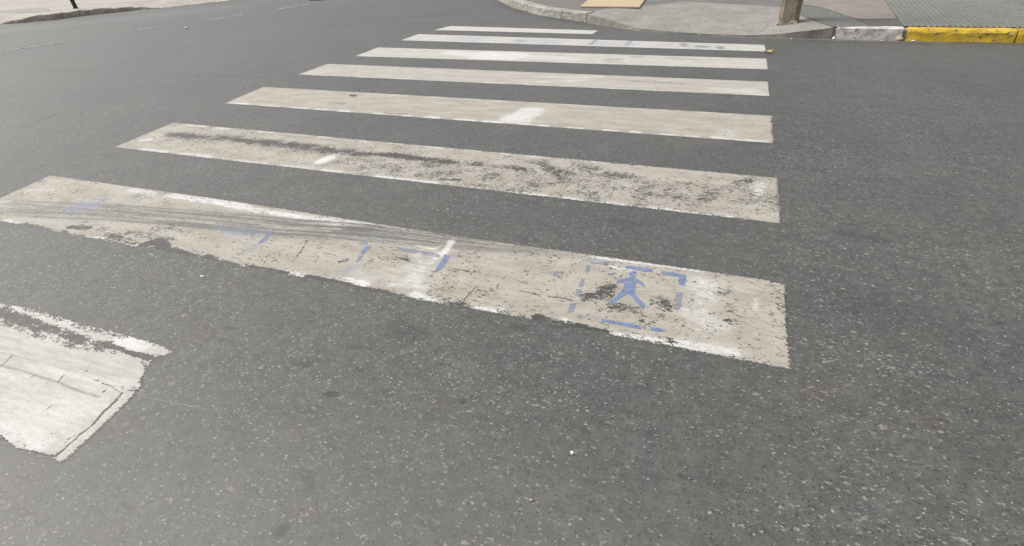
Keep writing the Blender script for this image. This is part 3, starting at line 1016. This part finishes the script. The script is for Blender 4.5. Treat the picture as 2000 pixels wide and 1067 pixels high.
# fresh white pieces
for pts, hw, v in (([(260, 372), (300, 379)], 4, 0.7), ([(330, 382), (480, 403)], 4.0, 0.9), ([(430, 398), (520, 414), (640, 432), (720, 440)], 3.5, 0.95), ([(580, 424), (660, 436)], 5, 1.0), ([(740, 442), (800, 450)], 2.2, 0.6),
                   ([(170, 464), (198, 467)], 2.5, 0.9), ([(245, 480), (270, 482)], 2.5, 0.8), ([(0, 432), (30, 436)], 3, 0.8), ([(50, 372), (105, 372)], 2.0, 0.5), ([(0, 395), (20, 393)], 3, 0.5),
                   ([(455, 518), (482, 523)], 2.5, 0.8), ([(560, 533), (600, 540)], 4, 1.0), ([(680, 548), (712, 556)], 6, 1.0), ([(810, 575), (840, 588)], 7, 0.95), ([(930, 604), (975, 610)], 6, 0.95),
                   ([(1100, 625), (1115, 632)], 5, 0.8), ([(1200, 655), (1300, 670), (1360, 680)], 9, 0.75), ([(1330, 672), (1430, 690)], 11, 0.8), ([(1370, 555), (1378, 575)], 18, 0.62), ([(1345, 610), (1400, 635)], 14, 0.5), ([(1365, 590), (1380, 640)], 12, 0.5),
                   ([(1160, 503), (1300, 520), (1370, 530)], 2.5, 1.0), ([(1190, 520), (1230, 528)], 4, 0.7), ([(1478, 585), (1474, 605)], 3, 0.6), ([(880, 470), (872, 490), (850, 505)], 3.0, 0.9)):
    s.level('fresh', pts, hw, v, 0.8)
# spilt white paint over the second stencil
for pts, hw, v in (([(884, 474), (872, 488), (868, 494)], 3.2, 0.9), ([(868, 494), (852, 507), (842, 515)], 2.6, 0.62), ([(838, 512), (822, 528), (806, 540), (795, 552)], 9, 0.56), ([(800, 524), (806, 538)], 7, 0.50),
                   ([(818, 540), (812, 560)], 6, 0.58), ([(752, 526), (785, 532)], 5, 0.46), ([(735, 530), (770, 542)], 6, 0.40), ([(768, 556), (830, 563)], 5, 0.55), ([(812, 498), (822, 512)], 5, 0.55),
                   ([(815, 480), (848, 487), (862, 481)], 1.8, 0.75), ([(842, 500), (858, 496)], 3.5, 0.7), ([(700, 535), (720, 545)], 8, 0.28)):
    s.level('fresh', pts, hw, v, 0.9)
    s.erase('wear', pts, hw, 0.6, 0.6)
# tyre streaks, fanning along the stripe
track = np.array([(-60, 402), (0, 404), (100, 410), (250, 417), (400, 430), (550, 444), (700, 453), (800, 464), (900, 476), (1000, 485), (1100, 496), (1200, 507)], float)
W_ = np.array([at(x, y)[:2] for x, y in track])
def offs(pairs):
    """Half widths of the band in metres at the track points, given as pixels down the picture."""
    return np.array([np.linalg.norm(at(x, y + h)[:2] - at(x, y - h)[:2]) / 2 for (x, y), h in zip(track, pairs)])
hw_ = offs([10, 11, 12, 13, 15, 17, 17, 15, 11, 9, 8, 6])
st_ = np.array([0.25, 0.4, 0.62, 0.66, 0.8, 0.85, 0.92, 0.88, 0.8, 0.62, 0.42, 0.0])
best = np.full(len(s.P), 1e9); sv = np.zeros((len(s.P), 3)); sm = np.zeros(len(s.P)); run_ = 0.0
for k in range(len(W_) - 1):
    a_, b_ = W_[k], W_[k + 1]
    ab = b_ - a_; L_ = np.linalg.norm(ab); u_ = ab / L_; n_ = np.array([-u_[1], u_[0]])
    d_, t_k = seg_dist(s.P, a_, b_)
    m_ = d_ < best
    sg = (s.P - a_) @ n_
    hwk = hw_[k] * (1 - t_k) + hw_[k + 1] * t_k
    sv[m_, 0] = (sg / hwk)[m_] * 0.115; sv[m_, 1] = (run_ + t_k * L_)[m_]
    e_ = np.clip((1.12 - d_ / hwk) / 0.24, 0, 1)
    sm[m_] = (e_ * (st_[k] * (1 - t_k) + st_[k + 1] * t_k))[m_]
    best = np.minimum(best, d_); run_ += L_
s.streak, s.smask = sv, sm * (1 - 0.8 * s.fall([(882, 472), (868, 492), (845, 510)], 3, 0.6))
s.level('grime', [(680, 447), (722, 449)], 5, 0.9, 0.4)
s.level('grime', [(225, 412), (400, 424)], 3.0, 0.3, 0.7)
s.erase('grime', [(882, 470), (868, 492), (845, 510)], 3, 0.9, 0.5)
s.grime *= np.clip(0.75 + 0.5 * value_noise(s.P * np.array([1.0, 3.0]), 3.5, 12), 0.35, 1.2)
# old blue stencils rubbed to smears
for pts, hw, v in (([(152, 401), (182, 401)], 6, 0.62), ([(165, 398), (205, 385)], 1.5, 0.75), ([(178, 402), (214, 389)], 1.2, 0.6), ([(140, 410), (160, 406)], 3, 0.6), ([(172, 396), (205, 384)], 1.6, 0.55), ([(185, 400), (212, 388)], 1.2, 0.45), ([(155, 405), (130, 418)], 3, 0.4), ([(245, 385), (265, 382)], 3, 0.18),
                   ([(445, 449), (505, 456)], 4.5, 0.62), ([(425, 443), (445, 455)], 4, 0.35), ([(530, 452), (500, 478), (478, 496)], 1.3, 0.5), ([(455, 458), (500, 460)], 3, 0.6), ([(440, 447), (480, 450)], 3, 0.6), ([(500, 500), (470, 498), (455, 497)], 1.4, 0.35), ([(505, 478), (490, 492)], 1.4, 0.45),
                   ([(672, 532), (690, 524)], 5, 0.40), ([(700, 540), (790, 556)], 1.5, 0.18), ([(1195, 590), (1215, 575)], 3, 0.25), ([(725, 462), (740, 470)], 3, 0.3), ([(1155, 508), (1195, 514)], 2.0, 0.45)):
    s.level('blue', pts, hw, v, 0.9)
s.level('grime', [(448, 450), (495, 455)], 4, 0.4, 0.9)
s.fray *= s.fall([(-69, 419), (0, 432), (400, 507), (800, 582), (1104, 637), (1250, 664)], 16, 0.3) * (1 - 0.8 * np.clip(s.fresh, 0, 1))
s.fray += 0.04
s7 = s.build('broad dirty stripe with blue walking-figure stencil and long tyre marks')


def z4(X, Y): return 1080 + X / 4.104, 480 + Y / 4.104
def z2(X, Y): return 400 + X / 4.0, 380 + Y / 4.0


body = [(619, 257), (611, 246), (605, 232), (612, 216), (624, 208), (638, 205), (652, 208), (664, 216), (670, 231), (664, 246), (656, 256), (672, 262), (690, 272), (720, 298), (742, 327), (735, 338), (712, 322), (688, 300), (672, 304), (660, 330), (655, 362), (664, 392), (692, 428), (722, 458), (742, 478),
        (744, 492), (716, 497), (690, 480), (660, 446), (632, 410), (604, 388), (580, 398), (552, 414), (528, 428), (508, 444), (496, 466), (470, 474), (456, 462), (458, 444), (486, 420), (520, 392), (548, 362), (564, 332),
        (572, 304), (556, 296), (530, 300), (512, 303), (508, 292), (530, 274), (562, 262), (590, 256)]
fig = decal('walking_figure', s7, [[z4(*q) for q in body]], MAT_BLUE)
fig['label'] = 'blue striding pedestrian figure'
for q in ([(598, 158), (700, 172), (802, 186), (797, 216), (720, 207), (626, 190), (570, 178)], [(870, 203), (960, 214), (1068, 232), (1067, 268), (1056, 322), (1010, 316), (1012, 254), (866, 228)],
          [(388, 586), (470, 598), (580, 614), (705, 644), (702, 670), (640, 660), (540, 638), (390, 608)], [(780, 650), (850, 657), (918, 684), (850, 692), (780, 680)]):
    decal('stencil_dash', s7, [[z4(*p) for p in q]], MAT_BLUE)
for q in ([(300, 124), (360, 130), (440, 142), (438, 158), (370, 150), (300, 140)], [(265, 152), (298, 155), (290, 214), (260, 206)], [(228, 258), (262, 262), (238, 332), (200, 330)], [(190, 345), (232, 350), (212, 402), (176, 404)],
          [(142, 460), (190, 462), (165, 535), (108, 542)], [(190, 548), (242, 555), (236, 582), (192, 575)], [(985, 373), (1042, 376), (1022, 500), (1000, 522), (976, 512)], [(2, 214), (46, 208), (38, 244), (4, 240)]):
    decal('stencil_dash', s7, [[z4(*p) for p in q]], MAT_BLUE_FADED)
for q, mt_ in (([(1255, 400), (1308, 404), (1238, 470), (1206, 462)], MAT_BLUE), ([(1200, 474), (1242, 478), (1206, 526), (1178, 528)], MAT_BLUE_FADED), ([(1222, 370), (1282, 364), (1270, 392), (1214, 394)], MAT_BLUE_FADED),
               ([(1496, 408), (1580, 424), (1650, 432), (1690, 446), (1640, 462), (1500, 438)], MAT_BLUE_FADED), ([(1672, 440), (1760, 448), (1842, 470), (1830, 494), (1730, 476)], MAT_BLUE_FADED),
               ([(1872, 478), (1918, 482), (1868, 560), (1838, 590), (1796, 604), (1822, 556)], MAT_BLUE), ([(490, 304), (534, 296), (478, 370), (416, 388), (440, 352)], MAT_BLUE_FADED)):
    decal('stencil_dash', s7, [[z2(*p) for p in q]], mt_)

# eighth: thick old stripe at the lower left
def z5(X, Y): return X / 2.6675, 560 + Y / 2.6675


o8 = [z5(*q) for q in [(0, 85), (120, 108), (240, 138), (370, 178), (500, 212), (650, 252), (760, 282), (820, 300), (905, 342), (860, 356), (800, 372), (782, 400), (770, 425), (732, 478), (735, 515), (690, 570), (640, 622),
                       (580, 680), (470, 785), (400, 850), (325, 917), (268, 890), (200, 886), (140, 872), (80, 852), (40, 822), (0, 806)]]
to_left = at(0, 432)[:2] - at(1542, 721)[:2]
to_left /= np.linalg.norm(to_left)


def pixel_of(q):
    d = np.array([q[0], q[1], 0.0]) - CAM
    return PPX + FOCAL * (d @ RIGHT) / (d @ FWD), PPY - FOCAL * (d @ UP) / (d @ FWD)


# the stripe runs on beyond the picture's edge
o8 = [pixel_of(at(*o8[0])[:2] + to_left * 1.5)] + o8 + [pixel_of(at(*o8[-1])[:2] + to_left * 1.5)]
s = Stripe(o8, 0.0045, margin=0.009, fresh=0.46, wear=0.19, crisp=0.10, fray=0.16)
s.level('wear', [z5(*q) for q in [(-200, 100), (0, 125), (60, 150), (150, 190), (210, 215)]], 7, 0.80, 0.9)
s.level('wear', [z5(*q) for q in [(160, 195), (260, 215), (350, 255), (450, 290), (560, 305)]], 6.5, 0.72, 0.9)
s.level('wear', [z5(*q) for q in [(540, 300), (620, 325), (700, 352), (780, 372)]], 4, 0.82, 0.7)
s.level('wear', [z5(*q) for q in [(0, 95), (240, 150), (480, 225), (650, 270)]], 5, 0.42, 0.9)
s.level('wear', [z5(*q) for q in [(0, 180), (150, 240), (380, 310), (600, 340)]], 5, 0.52, 0.8)
s.level('fresh', [z5(*q) for q in [(0, 90), (240, 145), (520, 225), (700, 285), (800, 310)]], 4, 0.8, 0.7)
s.level('fresh', [z5(*q) for q in [(620, 280), (740, 320)]], 8, 0.95, 0.7)
s.level('fresh', [z5(*q) for q in [(-200, 480), (100, 600), (350, 640)]], 50, 0.62, 0.9)
s.level('fresh', [z5(*q) for q in [(-100, 700), (60, 740), (220, 820)]], 16, 0.85, 0.9)
s.level('fresh', [z5(*q) for q in [(250, 430), (560, 500), (640, 500)]], 6, 0.7, 0.9)
for pts, hw, v in (([(0, 345), (200, 390), (420, 450), (600, 525)], 1.0, 0.22), ([(0, 315), (300, 385), (620, 470)], 1.4, 0.16), ([(160, 360), (420, 430), (640, 505)], 0.9, 0.25), ([(0, 260), (250, 330), (520, 400)], 2.0, 0.12)):
    s.level('grime', [z5(*q) for q in pts], hw, v, 0.8)
s.level('grime', [z5(*q) for q in [(-60, 395), (0, 412), (85, 432), (170, 458), (300, 500), (420, 548), (515, 578)]], 1.5, 0.62, 0.7)
s.level('grime', [z5(*q) for q in [(0, 520), (120, 510), (200, 560)]], 14, 0.10, 1.0)
for pts, hw, v in (([(0, 414), (20, 405), (65, 360)], 0.6, 0.8), ([(303, 500), (316, 480), (336, 460)], 0.6, 0.8), ([(25, 776), (120, 745), (220, 660), (318, 582)], 0.45, 0.62), ([(150, 470), (230, 480)], 0.5, 0.5),
                   ([(638, 555), (600, 600), (540, 655), (480, 725), (420, 770), (380, 808), (330, 850), (290, 886), (240, 882), (190, 866), (80, 846), (40, 815), (0, 778)], 1.3, 0.92),
                   ([(636, 558), (575, 520), (500, 490)], 0.6, 0.7), ([(415, 768), (360, 790), (340, 815)], 0.6, 0.7), ([(540, 548), (546, 546)], 1.5, 0.95), ([(735, 540), (660, 540), (690, 545)], 1.2, 0.5),
                   ([(640, 540), (640, 470)], 0.5, 0.5), ([(0, 440), (160, 462), (0, 445)], 0.5, 0.4)):
    s.level('wear', [z5(*q) for q in pts], hw, v, 0.5)
s.level('wear', [z5(*q) for q in [(740, 390), (770, 430), (735, 500)]], 3, 0.45, 0.8)
s.level('wear', [z5(*q) for q in [(0, 800), (60, 845), (180, 884)]], 3, 0.5, 0.8)
s8 = s.build('thick cracked white stripe cut by the left edge of the picture, nearest the viewer')

# ------------------------------------------------------------------ broken lane line on the street beyond
MAT_LINE = chipped('worn_line_paint', (0.36, 0.355, 0.34), (0.46, 0.455, 0.435), (0.11, 0.108, 0.10), 0.52, 7, 0.7)
dash_px = [((-20, 104), (118, 83.5)), ((255, 61), (312, 52)), ((408, 39.5), (474, 28)), ((535, 19.5), (604, 8)), ((690, -6), (760, -17))]
dl = ['broken line dash at the left edge, before the pavement across the street', 'faint second dash of the broken line across the far roadway',
      'third dash of the broken line, left of the manhole cover', 'fourth dash of the broken line, just below the manhole cover', 'fifth dash of the broken line, beyond the manhole cover']
for (a, b), lb in zip(dash_px, dl):
    A_, B_ = at(*a)[:2], at(*b)[:2]
    n = 24
    t = (B_ - A_); L_ = np.linalg.norm(t); t /= L_
    nn = np.array([-t[1], t[0]])
    V, F = [], []
    for k in range(n + 1):
        c_ = A_ + t * L_ * k / n
        w1, w2 = 0.045 + random.uniform(-.012, .012), 0.045 + random.uniform(-.012, .012)
        V += [(*(c_ - nn * w1), 0.004), (*(c_ + nn * w2), 0.004)]
    for k in range(n): F.append((2 * k, 2 * k + 2, 2 * k + 3, 2 * k + 1))
    o = link_mesh('lane_dash', V, F, MAT_LINE)
    tag(o, lb, 'road marking', 'dashes of the broken lane line')

# ------------------------------------------------------------------ manhole cover
mt, nt, bs, out = new_mat('cast_iron')
p = nt.pos()
nt.put(bs.inputs['Base Color'], nt.mix(nt.noise(p, 30, 4, 0.6), (0.03, 0.024, 0.022), (0.07, 0.055, 0.05)))
bs.inputs['Metallic'].default_value = 0.3
bs.inputs['Roughness'].default_value = 0.7
bump(nt, bs, nt.noise(p, 90, 3, 0.6), 0.5, 0.004)
MAT_IRON = mt
rad = 0.34
mc = at(624, 1.2) + np.array([FWD[0], FWD[1], 0]) / np.hypot(FWD[0], FWD[1]) * rad
root = empty('manhole_cover', (mc[0], mc[1], 0.0))
tag(root, 'dark iron manhole cover in the roadway at the top of the picture', 'manhole cover')


def ring(bm, r0, r1, z0, z1, n=40):
    A_ = [bm.verts.new((r0 * math.cos(2 * math.pi * k / n), r0 * math.sin(2 * math.pi * k / n), z1)) for k in range(n)]
    B_ = [bm.verts.new((r1 * math.cos(2 * math.pi * k / n), r1 * math.sin(2 * math.pi * k / n), z1)) for k in range(n)]
    C_ = [bm.verts.new((r1 * math.cos(2 * math.pi * k / n), r1 * math.sin(2 * math.pi * k / n), z0)) for k in range(n)]
    D_ = [bm.verts.new((r0 * math.cos(2 * math.pi * k / n), r0 * math.sin(2 * math.pi * k / n), z0)) for k in range(n)]
    for k in range(n):
        j = (k + 1) % n
        bm.faces.new((A_[k], B_[k], B_[j], A_[j])); bm.faces.new((B_[k], C_[k], C_[j], B_[j])); bm.faces.new((D_[k], A_[k], A_[j], D_[j]))


bm = bmesh.new(); ring(bm, 0.295, rad, -0.02, 0.012); link_bm('rim', bm, MAT_IRON, root)
bm = bmesh.new()
bmesh.ops.create_cone(bm, cap_ends=True, segments=40, radius1=0.288, radius2=0.288, depth=0.03, matrix=Matrix.Translation((0, 0, -0.008)))
for gx in range(-4, 5):
    for gy in range(-4, 5):
        if math.hypot(gx, gy) * 0.062 < 0.25:
            bmesh.ops.create_cube(bm, size=1.0, matrix=Matrix.Translation((gx * 0.062, gy * 0.062, 0.0095)) @ Matrix.Rotation(math.pi / 4 * ((gx + gy) % 2 * 2 - 1), 4, 'Z') @ Matrix.Diagonal((0.044, 0.014, 0.006, 1)))
link_bm('lid', bm, MAT_IRON, root)

# ------------------------------------------------------------------ concrete pole on the ramp
pbz = 0.075
pc = (at(1528, 53, pbz) + at(1563, 48, pbz)) / 2
pc = pc + np.array([FWD[0], FWD[1], 0]) * 0.12
wid = np.linalg.norm(at(1564, 49, pbz) - at(1528, 52, pbz))
root = empty('utility_pole', (pc[0], pc[1], 0.0))
tag(root, 'stained tapering concrete pole standing on the corner ramp', 'pole')
bm = bmesh.new()
prev = None
rot_ = math.atan2(pc[1] - CAM[1], pc[0] - CAM[0]) - math.pi / 2 + math.radians(-3)
levels = [(-0.1, 1.0), (0.16, 1.0), (0.2, 0.985), (0.5, 0.975), (1.0, 0.95), (2.0, 0.92), (4.0, 0.85), (8.0, 0.7)]
for z, k in levels:
    w_, d_ = wid * 0.47 * k, wid * 0.40 * k
    ch = 0.05 * k
    sec = [(-w_ + ch, -d_), (w_ - ch, -d_), (w_, -d_ + ch), (w_, d_ - ch), (w_ - ch, d_), (-w_ + ch, d_), (-w_, d_ - ch), (-w_, -d_ + ch)]
    ringv = []
    for x, y in sec:
        X = x * math.cos(rot_) - y * math.sin(rot_); Y = x * math.sin(rot_) + y * math.cos(rot_)
        ringv.append(bm.verts.new((X - 0.02 * z * 0.3, Y, z)))
    if prev:
        for i in range(8): bm.faces.new((prev[i], prev[(i + 1) % 8], ringv[(i + 1) % 8], ringv[i]))
    prev = ringv
bm.faces.new(prev)
link_bm('shaft', bm, MAT_POLE, root)
# broken pale mortar collar round the foot
bm = bmesh.new()
prev = None
for z, g in ((-0.05, 0.014), (0.115, 0.012), (0.14, 0.004), (0.148, -0.01)):
    ringv = []
    w_, d_ = wid * 0.47 + g, wid * 0.40 + g
    n = 32
    for i in range(n):
        a = 2 * math.pi * i / n
        c_, s_ = math.cos(a), math.sin(a)
        q = max(abs(c_) / w_, abs(s_) / d_)
        x, y = c_ / q, s_ / q
        x, y = x * 0.985, y * 0.985
        X = x * math.cos(rot_) - y * math.sin(rot_); Y = x * math.sin(rot_) + y * math.cos(rot_)
        ringv.append(bm.verts.new((X + random.uniform(-.003, .003), Y + random.uniform(-.003, .003), z + (random.uniform(-.035, .02) if z > 0 else 0))))
    if prev:
        for i in range(n): bm.faces.new((prev[i], prev[(i + 1) % n], ringv[(i + 1) % n], ringv[i]))
    prev = ringv
MAT_MORTAR = chipped('pale_mortar', (0.34, 0.32, 0.28), (0.42, 0.40, 0.35), (0.13, 0.11, 0.08), 0.52, 18, 0.8)
link_bm('mortar_collar', bm, MAT_MORTAR, root)

# ------------------------------------------------------------------ dark slim post across the street
mt, nt, bs, out = new_mat('dark_painted_steel')
p = nt.pos()
nt.put(bs.inputs['Base Color'], nt.mix(nt.noise(p, 20, 4, 0.6), (0.035, 0.026, 0.026), (0.06, 0.048, 0.046)))
bs.inputs['Roughness'].default_value = 0.55
MAT_STEEL = mt
pb = at(148, 16.8, 0.13)
root = empty('metal_post', (pb[0], pb[1], 0.13))
tag(root, 'dark slim metal post at the kerb across the street', 'post')
rr = np.linalg.norm(at(150.6, 16.8, 0.13) - at(145.6, 16.8, 0.13)) / 2


def tube(bm, pts, rads, n=14):
    prev = None
    for (x, y, z), r in zip(pts, rads):
        v = [bm.verts.new((x + r * math.cos(2 * math.pi * k / n), y + r * math.sin(2 * math.pi * k / n), z)) for k in range(n)]
        if prev:
            for k in range(n): bm.faces.new((prev[k], prev[(k + 1) % n], v[(k + 1) % n], v[k]))
        prev = v
    bm.faces.new(prev)


lean = -np.array([RIGHT[0], RIGHT[1]]) * 0.02
bm = bmesh.new()
tube(bm, [(0, 0, -0.02), (lean[0] * .1, lean[1] * .1, 0.05), (lean[0], lean[1], 0.2), (lean[0] * 2.4, lean[1] * 2.4, 0.5), (lean[0] * 3, lean[1] * 3, 1.0), (lean[0] * 3.2, lean[1] * 3.2, 1.1)], [rr] * 6)
link_bm('shaft', bm, MAT_STEEL, root, True)
bm = bmesh.new()
tube(bm, [(0, 0, -0.01), (0, 0, 0.006), (0, 0, 0.012)], [rr * 1.5, rr * 1.5, rr * 1.1])
link_bm('base_flange', bm, MAT_STEEL, root)

# ------------------------------------------------------------------ plywood sheet on the corner pavement
mt, nt, bs, out = new_mat('plywood')
p = nt.pos()
g = nt.noise(nt.scaled(p, (3, 26, 3)), 1.0, 4, 0.6)
nt.put(bs.inputs['Base Color'], nt.mix(nt.ramp(g, 0.3, 0.7), (0.44, 0.34, 0.20), (0.50, 0.40, 0.26)))
bs.inputs['Roughness'].default_value = 0.75
MAT_PLY = mt
zt = KH + 0.022
cn = [at(1133, 12.6, zt), at(1249, 13.4, zt), at(1262, -4, zt), at(1166, -14, zt)]
org = (cn[0] + cn[2]) / 2; org[2] = KH
bm = bmesh.new()
top = [bm.verts.new(tuple(c_ - org)) for c_ in cn]
bot = [bm.verts.new((*(c_ - org)[:2], 0.004)) for c_ in cn]
bm.faces.new(top)
for i in range(4): bm.faces.new((bot[i], bot[(i + 1) % 4], top[(i + 1) % 4], top[i]))
bm.faces.new(bot[::-1])
bmesh.ops.recalc_face_normals(bm, faces=bm.faces)
o = link_bm('plywood_board', bm, MAT_PLY)
o.location = org
tag(o, 'tan plywood sheet lying on the far corner pavement', 'board')

# ------------------------------------------------------------------ small litter
def stone_mat(name, a, b, rough=0.75):
    mt, nt, bs, out = new_mat(name)
    p = nt.pos()
    nt.put(bs.inputs['Base Color'], nt.mix(nt.noise(p, 60, 3, 0.6), a, b))
    bs.inputs['Roughness'].default_value = rough
    return mt


MAT_CHALK = stone_mat('white_stone', (0.55, 0.53, 0.50), (0.72, 0.70, 0.66))
MAT_TAN = stone_mat('tan_stone', (0.42, 0.34, 0.20), (0.55, 0.45, 0.28))


def pebble(px, py, z, size, flat, mat, label, seed):
    r = random.Random(seed)
    bm = bmesh.new()
    bmesh.ops.create_icosphere(bm, subdivisions=2, radius=1.0)
    ax = r.uniform(0.7, 1.0)
    off = [Vector((r.uniform(-1, 1), r.uniform(-1, 1), r.uniform(-1, 1))).normalized() for _ in range(6)]
    lim = [r.uniform(0.55, 0.85) for _ in off]
    for v in bm.verts:
        for o_, l_ in zip(off, lim):
            d = v.co.dot(o_)
            if d > l_: v.co -= o_ * (d - l_)
        v.co = Vector((v.co.x * size, v.co.y * size * ax, v.co.z * size * flat))
    mz = min(v.co.z for v in bm.verts)
    for v in bm.verts: v.co.z -= mz
    o = link_bm('pebble', bm, mat)
    q = at(px, py, z)
    o.location = (q[0], q[1], z - 0.001)
    o.rotation_euler = (0, 0, r.uniform(0, 6))
    tag(o, label, 'pebble', 'loose stones and chips')
    return o


def ramp_z(px, py):
    """Height of the ramp surface under a pixel, found by trying levels."""
    best = None
    for z in np.linspace(0.0, KH, 60):
        q = at(px, py, z)[:2]
        d = np.min([np.hypot(*(q - (a[:2] * (1 - k) + b[:2] * k))) + 4 * abs(z - (a[2] * (1 - k ** .8) + b[2] * k ** .8)) for a, b in zip(A[::3], B[::3]) for k in np.linspace(0, 1, 12)])
        if best is None or d < best[0]: best = (d, z)
    return best[1]


pebble(1117, 886, 0, 0.0085, 0.6, MAT_CHALK, 'white stone chip on the asphalt below the walking figure', 1)
pebble(1038, 978, 0, 0.0065, 0.6, MAT_TAN, 'tan stone chip near the lower edge of the picture', 2)
pebble(395, 540, 0, 0.011, 0.3, MAT_CHALK, 'flat pale chip on the asphalt between the two nearest stripes', 3)
pebble(364, 56, 0, 0.05, 0.3, MAT_CHALK, 'white fleck on the far roadway near the second lane dash', 5)
pebble(1493, 53, ramp_z(1493, 53) + 0.004, 0.016, 0.6, MAT_CHALK, 'bright white pebble on the ramp left of the concrete pole', 6)
pebble(1509, 50, ramp_z(1509, 50) + 0.004, 0.012, 0.6, MAT_CHALK, 'smaller white pebble close to the foot of the concrete pole', 7)
pebble(1376, 40, ramp_z(1376, 40) + 0.004, 0.018, 0.6, MAT_CHALK, 'grey pebble in the middle of the corner ramp', 8)
pebble(1447, 57, ramp_z(1447, 57) + 0.004, 0.013, 0.5, MAT_CHALK, 'small pale pebble low on the corner ramp', 9)
pebble(1756, 79.5, 0, 0.042, 0.6, MAT_TAN, 'pale tan stone in the gutter where the white and yellow kerbs meet', 10)
pebble(1783, 81, 0, 0.03, 0.35, MAT_CHALK, 'flat pale chip in the gutter under the yellow kerb', 11)
pebble(1628, 77.5, 0, 0.022, 0.8, MAT_CHALK, 'pale chip in the gutter at the kerb joint right of the pole', 12)


for k, (x_, y_, q_) in enumerate([(1137, 42.6, .02), (1143, 44.2, .024), (1168, 48.2, .014), (1201, 53.0, .014), (1231, 58.2, .018), (1246, 60.6, .014), (1304, 65.5, .013), (1366, 69.2, .012),
                                  (1545, 77.2, .016), (1570, 77.6, .013), (1668, 79.0, .013), (1722, 80.2, .015), (1738, 80.8, .012)]):
    pebble(x_, y_, 0, q_, 0.5, MAT_CHALK if k % 3 else MAT_TAN, 'small pale crumb of grit in the gutter along the corner kerb', 30 + k)['group'] = 'grit crumbs in the gutter'


def leaf(px, py, z, length, width, curl, ang, mat, label):
    bm = bmesh.new()
    n = 12
    rows_ = []
    for i in range(n + 1):
        t = i / n
        w = width * math.sin(math.pi * min(1, t * 1.02 + 0.02)) ** 0.8
        x = (t - 0.5) * length
        zz = curl * (t - 0.4) ** 2 + 0.003
        rows_.append([bm.verts.new((x, -w, zz + curl * 0.35)), bm.verts.new((x, 0, zz)), bm.verts.new((x, w, zz + curl * 0.5))])
    for a_, b_ in zip(rows_[:-1], rows_[1:]):
        for j in range(2): bm.faces.new((a_[j], b_[j], b_[j + 1], a_[j + 1]))
    o = link_bm('leaf', bm, mat, smooth=True)
    sb = bmesh.new()
    tube_pts = [(length * 0.5, 0, 0.004 + curl * .36), (length * 0.62, 0.003, 0.004 + curl * .2), (length * 0.75, 0.008, 0.003)]
    prev = None
    for x, y, zz in tube_pts:
        v = [sb.verts.new((x, y + 0.0012 * math.cos(2.1 * k), zz + 0.0012 * math.sin(2.1 * k))) for k in range(3)]
        if prev:
            for k in range(3): sb.faces.new((prev[k], prev[(k + 1) % 3], v[(k + 1) % 3], v[k]))
        prev = v
    link_bm('stalk', sb, mat, o)
    q = at(px, py, z)
    o.location = (q[0], q[1], z)
    o.rotation_euler = (0, 0, ang)
    tag(o, label, 'leaf')
    return o


MAT_LEAF_Y = stone_mat('dry_yellow_leaf', (0.45, 0.33, 0.10), (0.62, 0.48, 0.22), 0.6)
MAT_LEAF_D = stone_mat('dead_dark_leaf', (0.05, 0.04, 0.035), (0.10, 0.085, 0.07), 0.7)
va = math.atan2(RIGHT[1], RIGHT[0])
leaf(1501, 104.5, 0.005, 0.11, 0.025, 0.05, va + 0.15, MAT_LEAF_Y, 'dry yellow leaf at the right-hand end of the stripe with blue traces')
leaf(690, 188.5, 0.006, 0.075, 0.016, 0.02, va - 0.2, MAT_LEAF_D, 'dark dead leaf lying on a cream stripe')
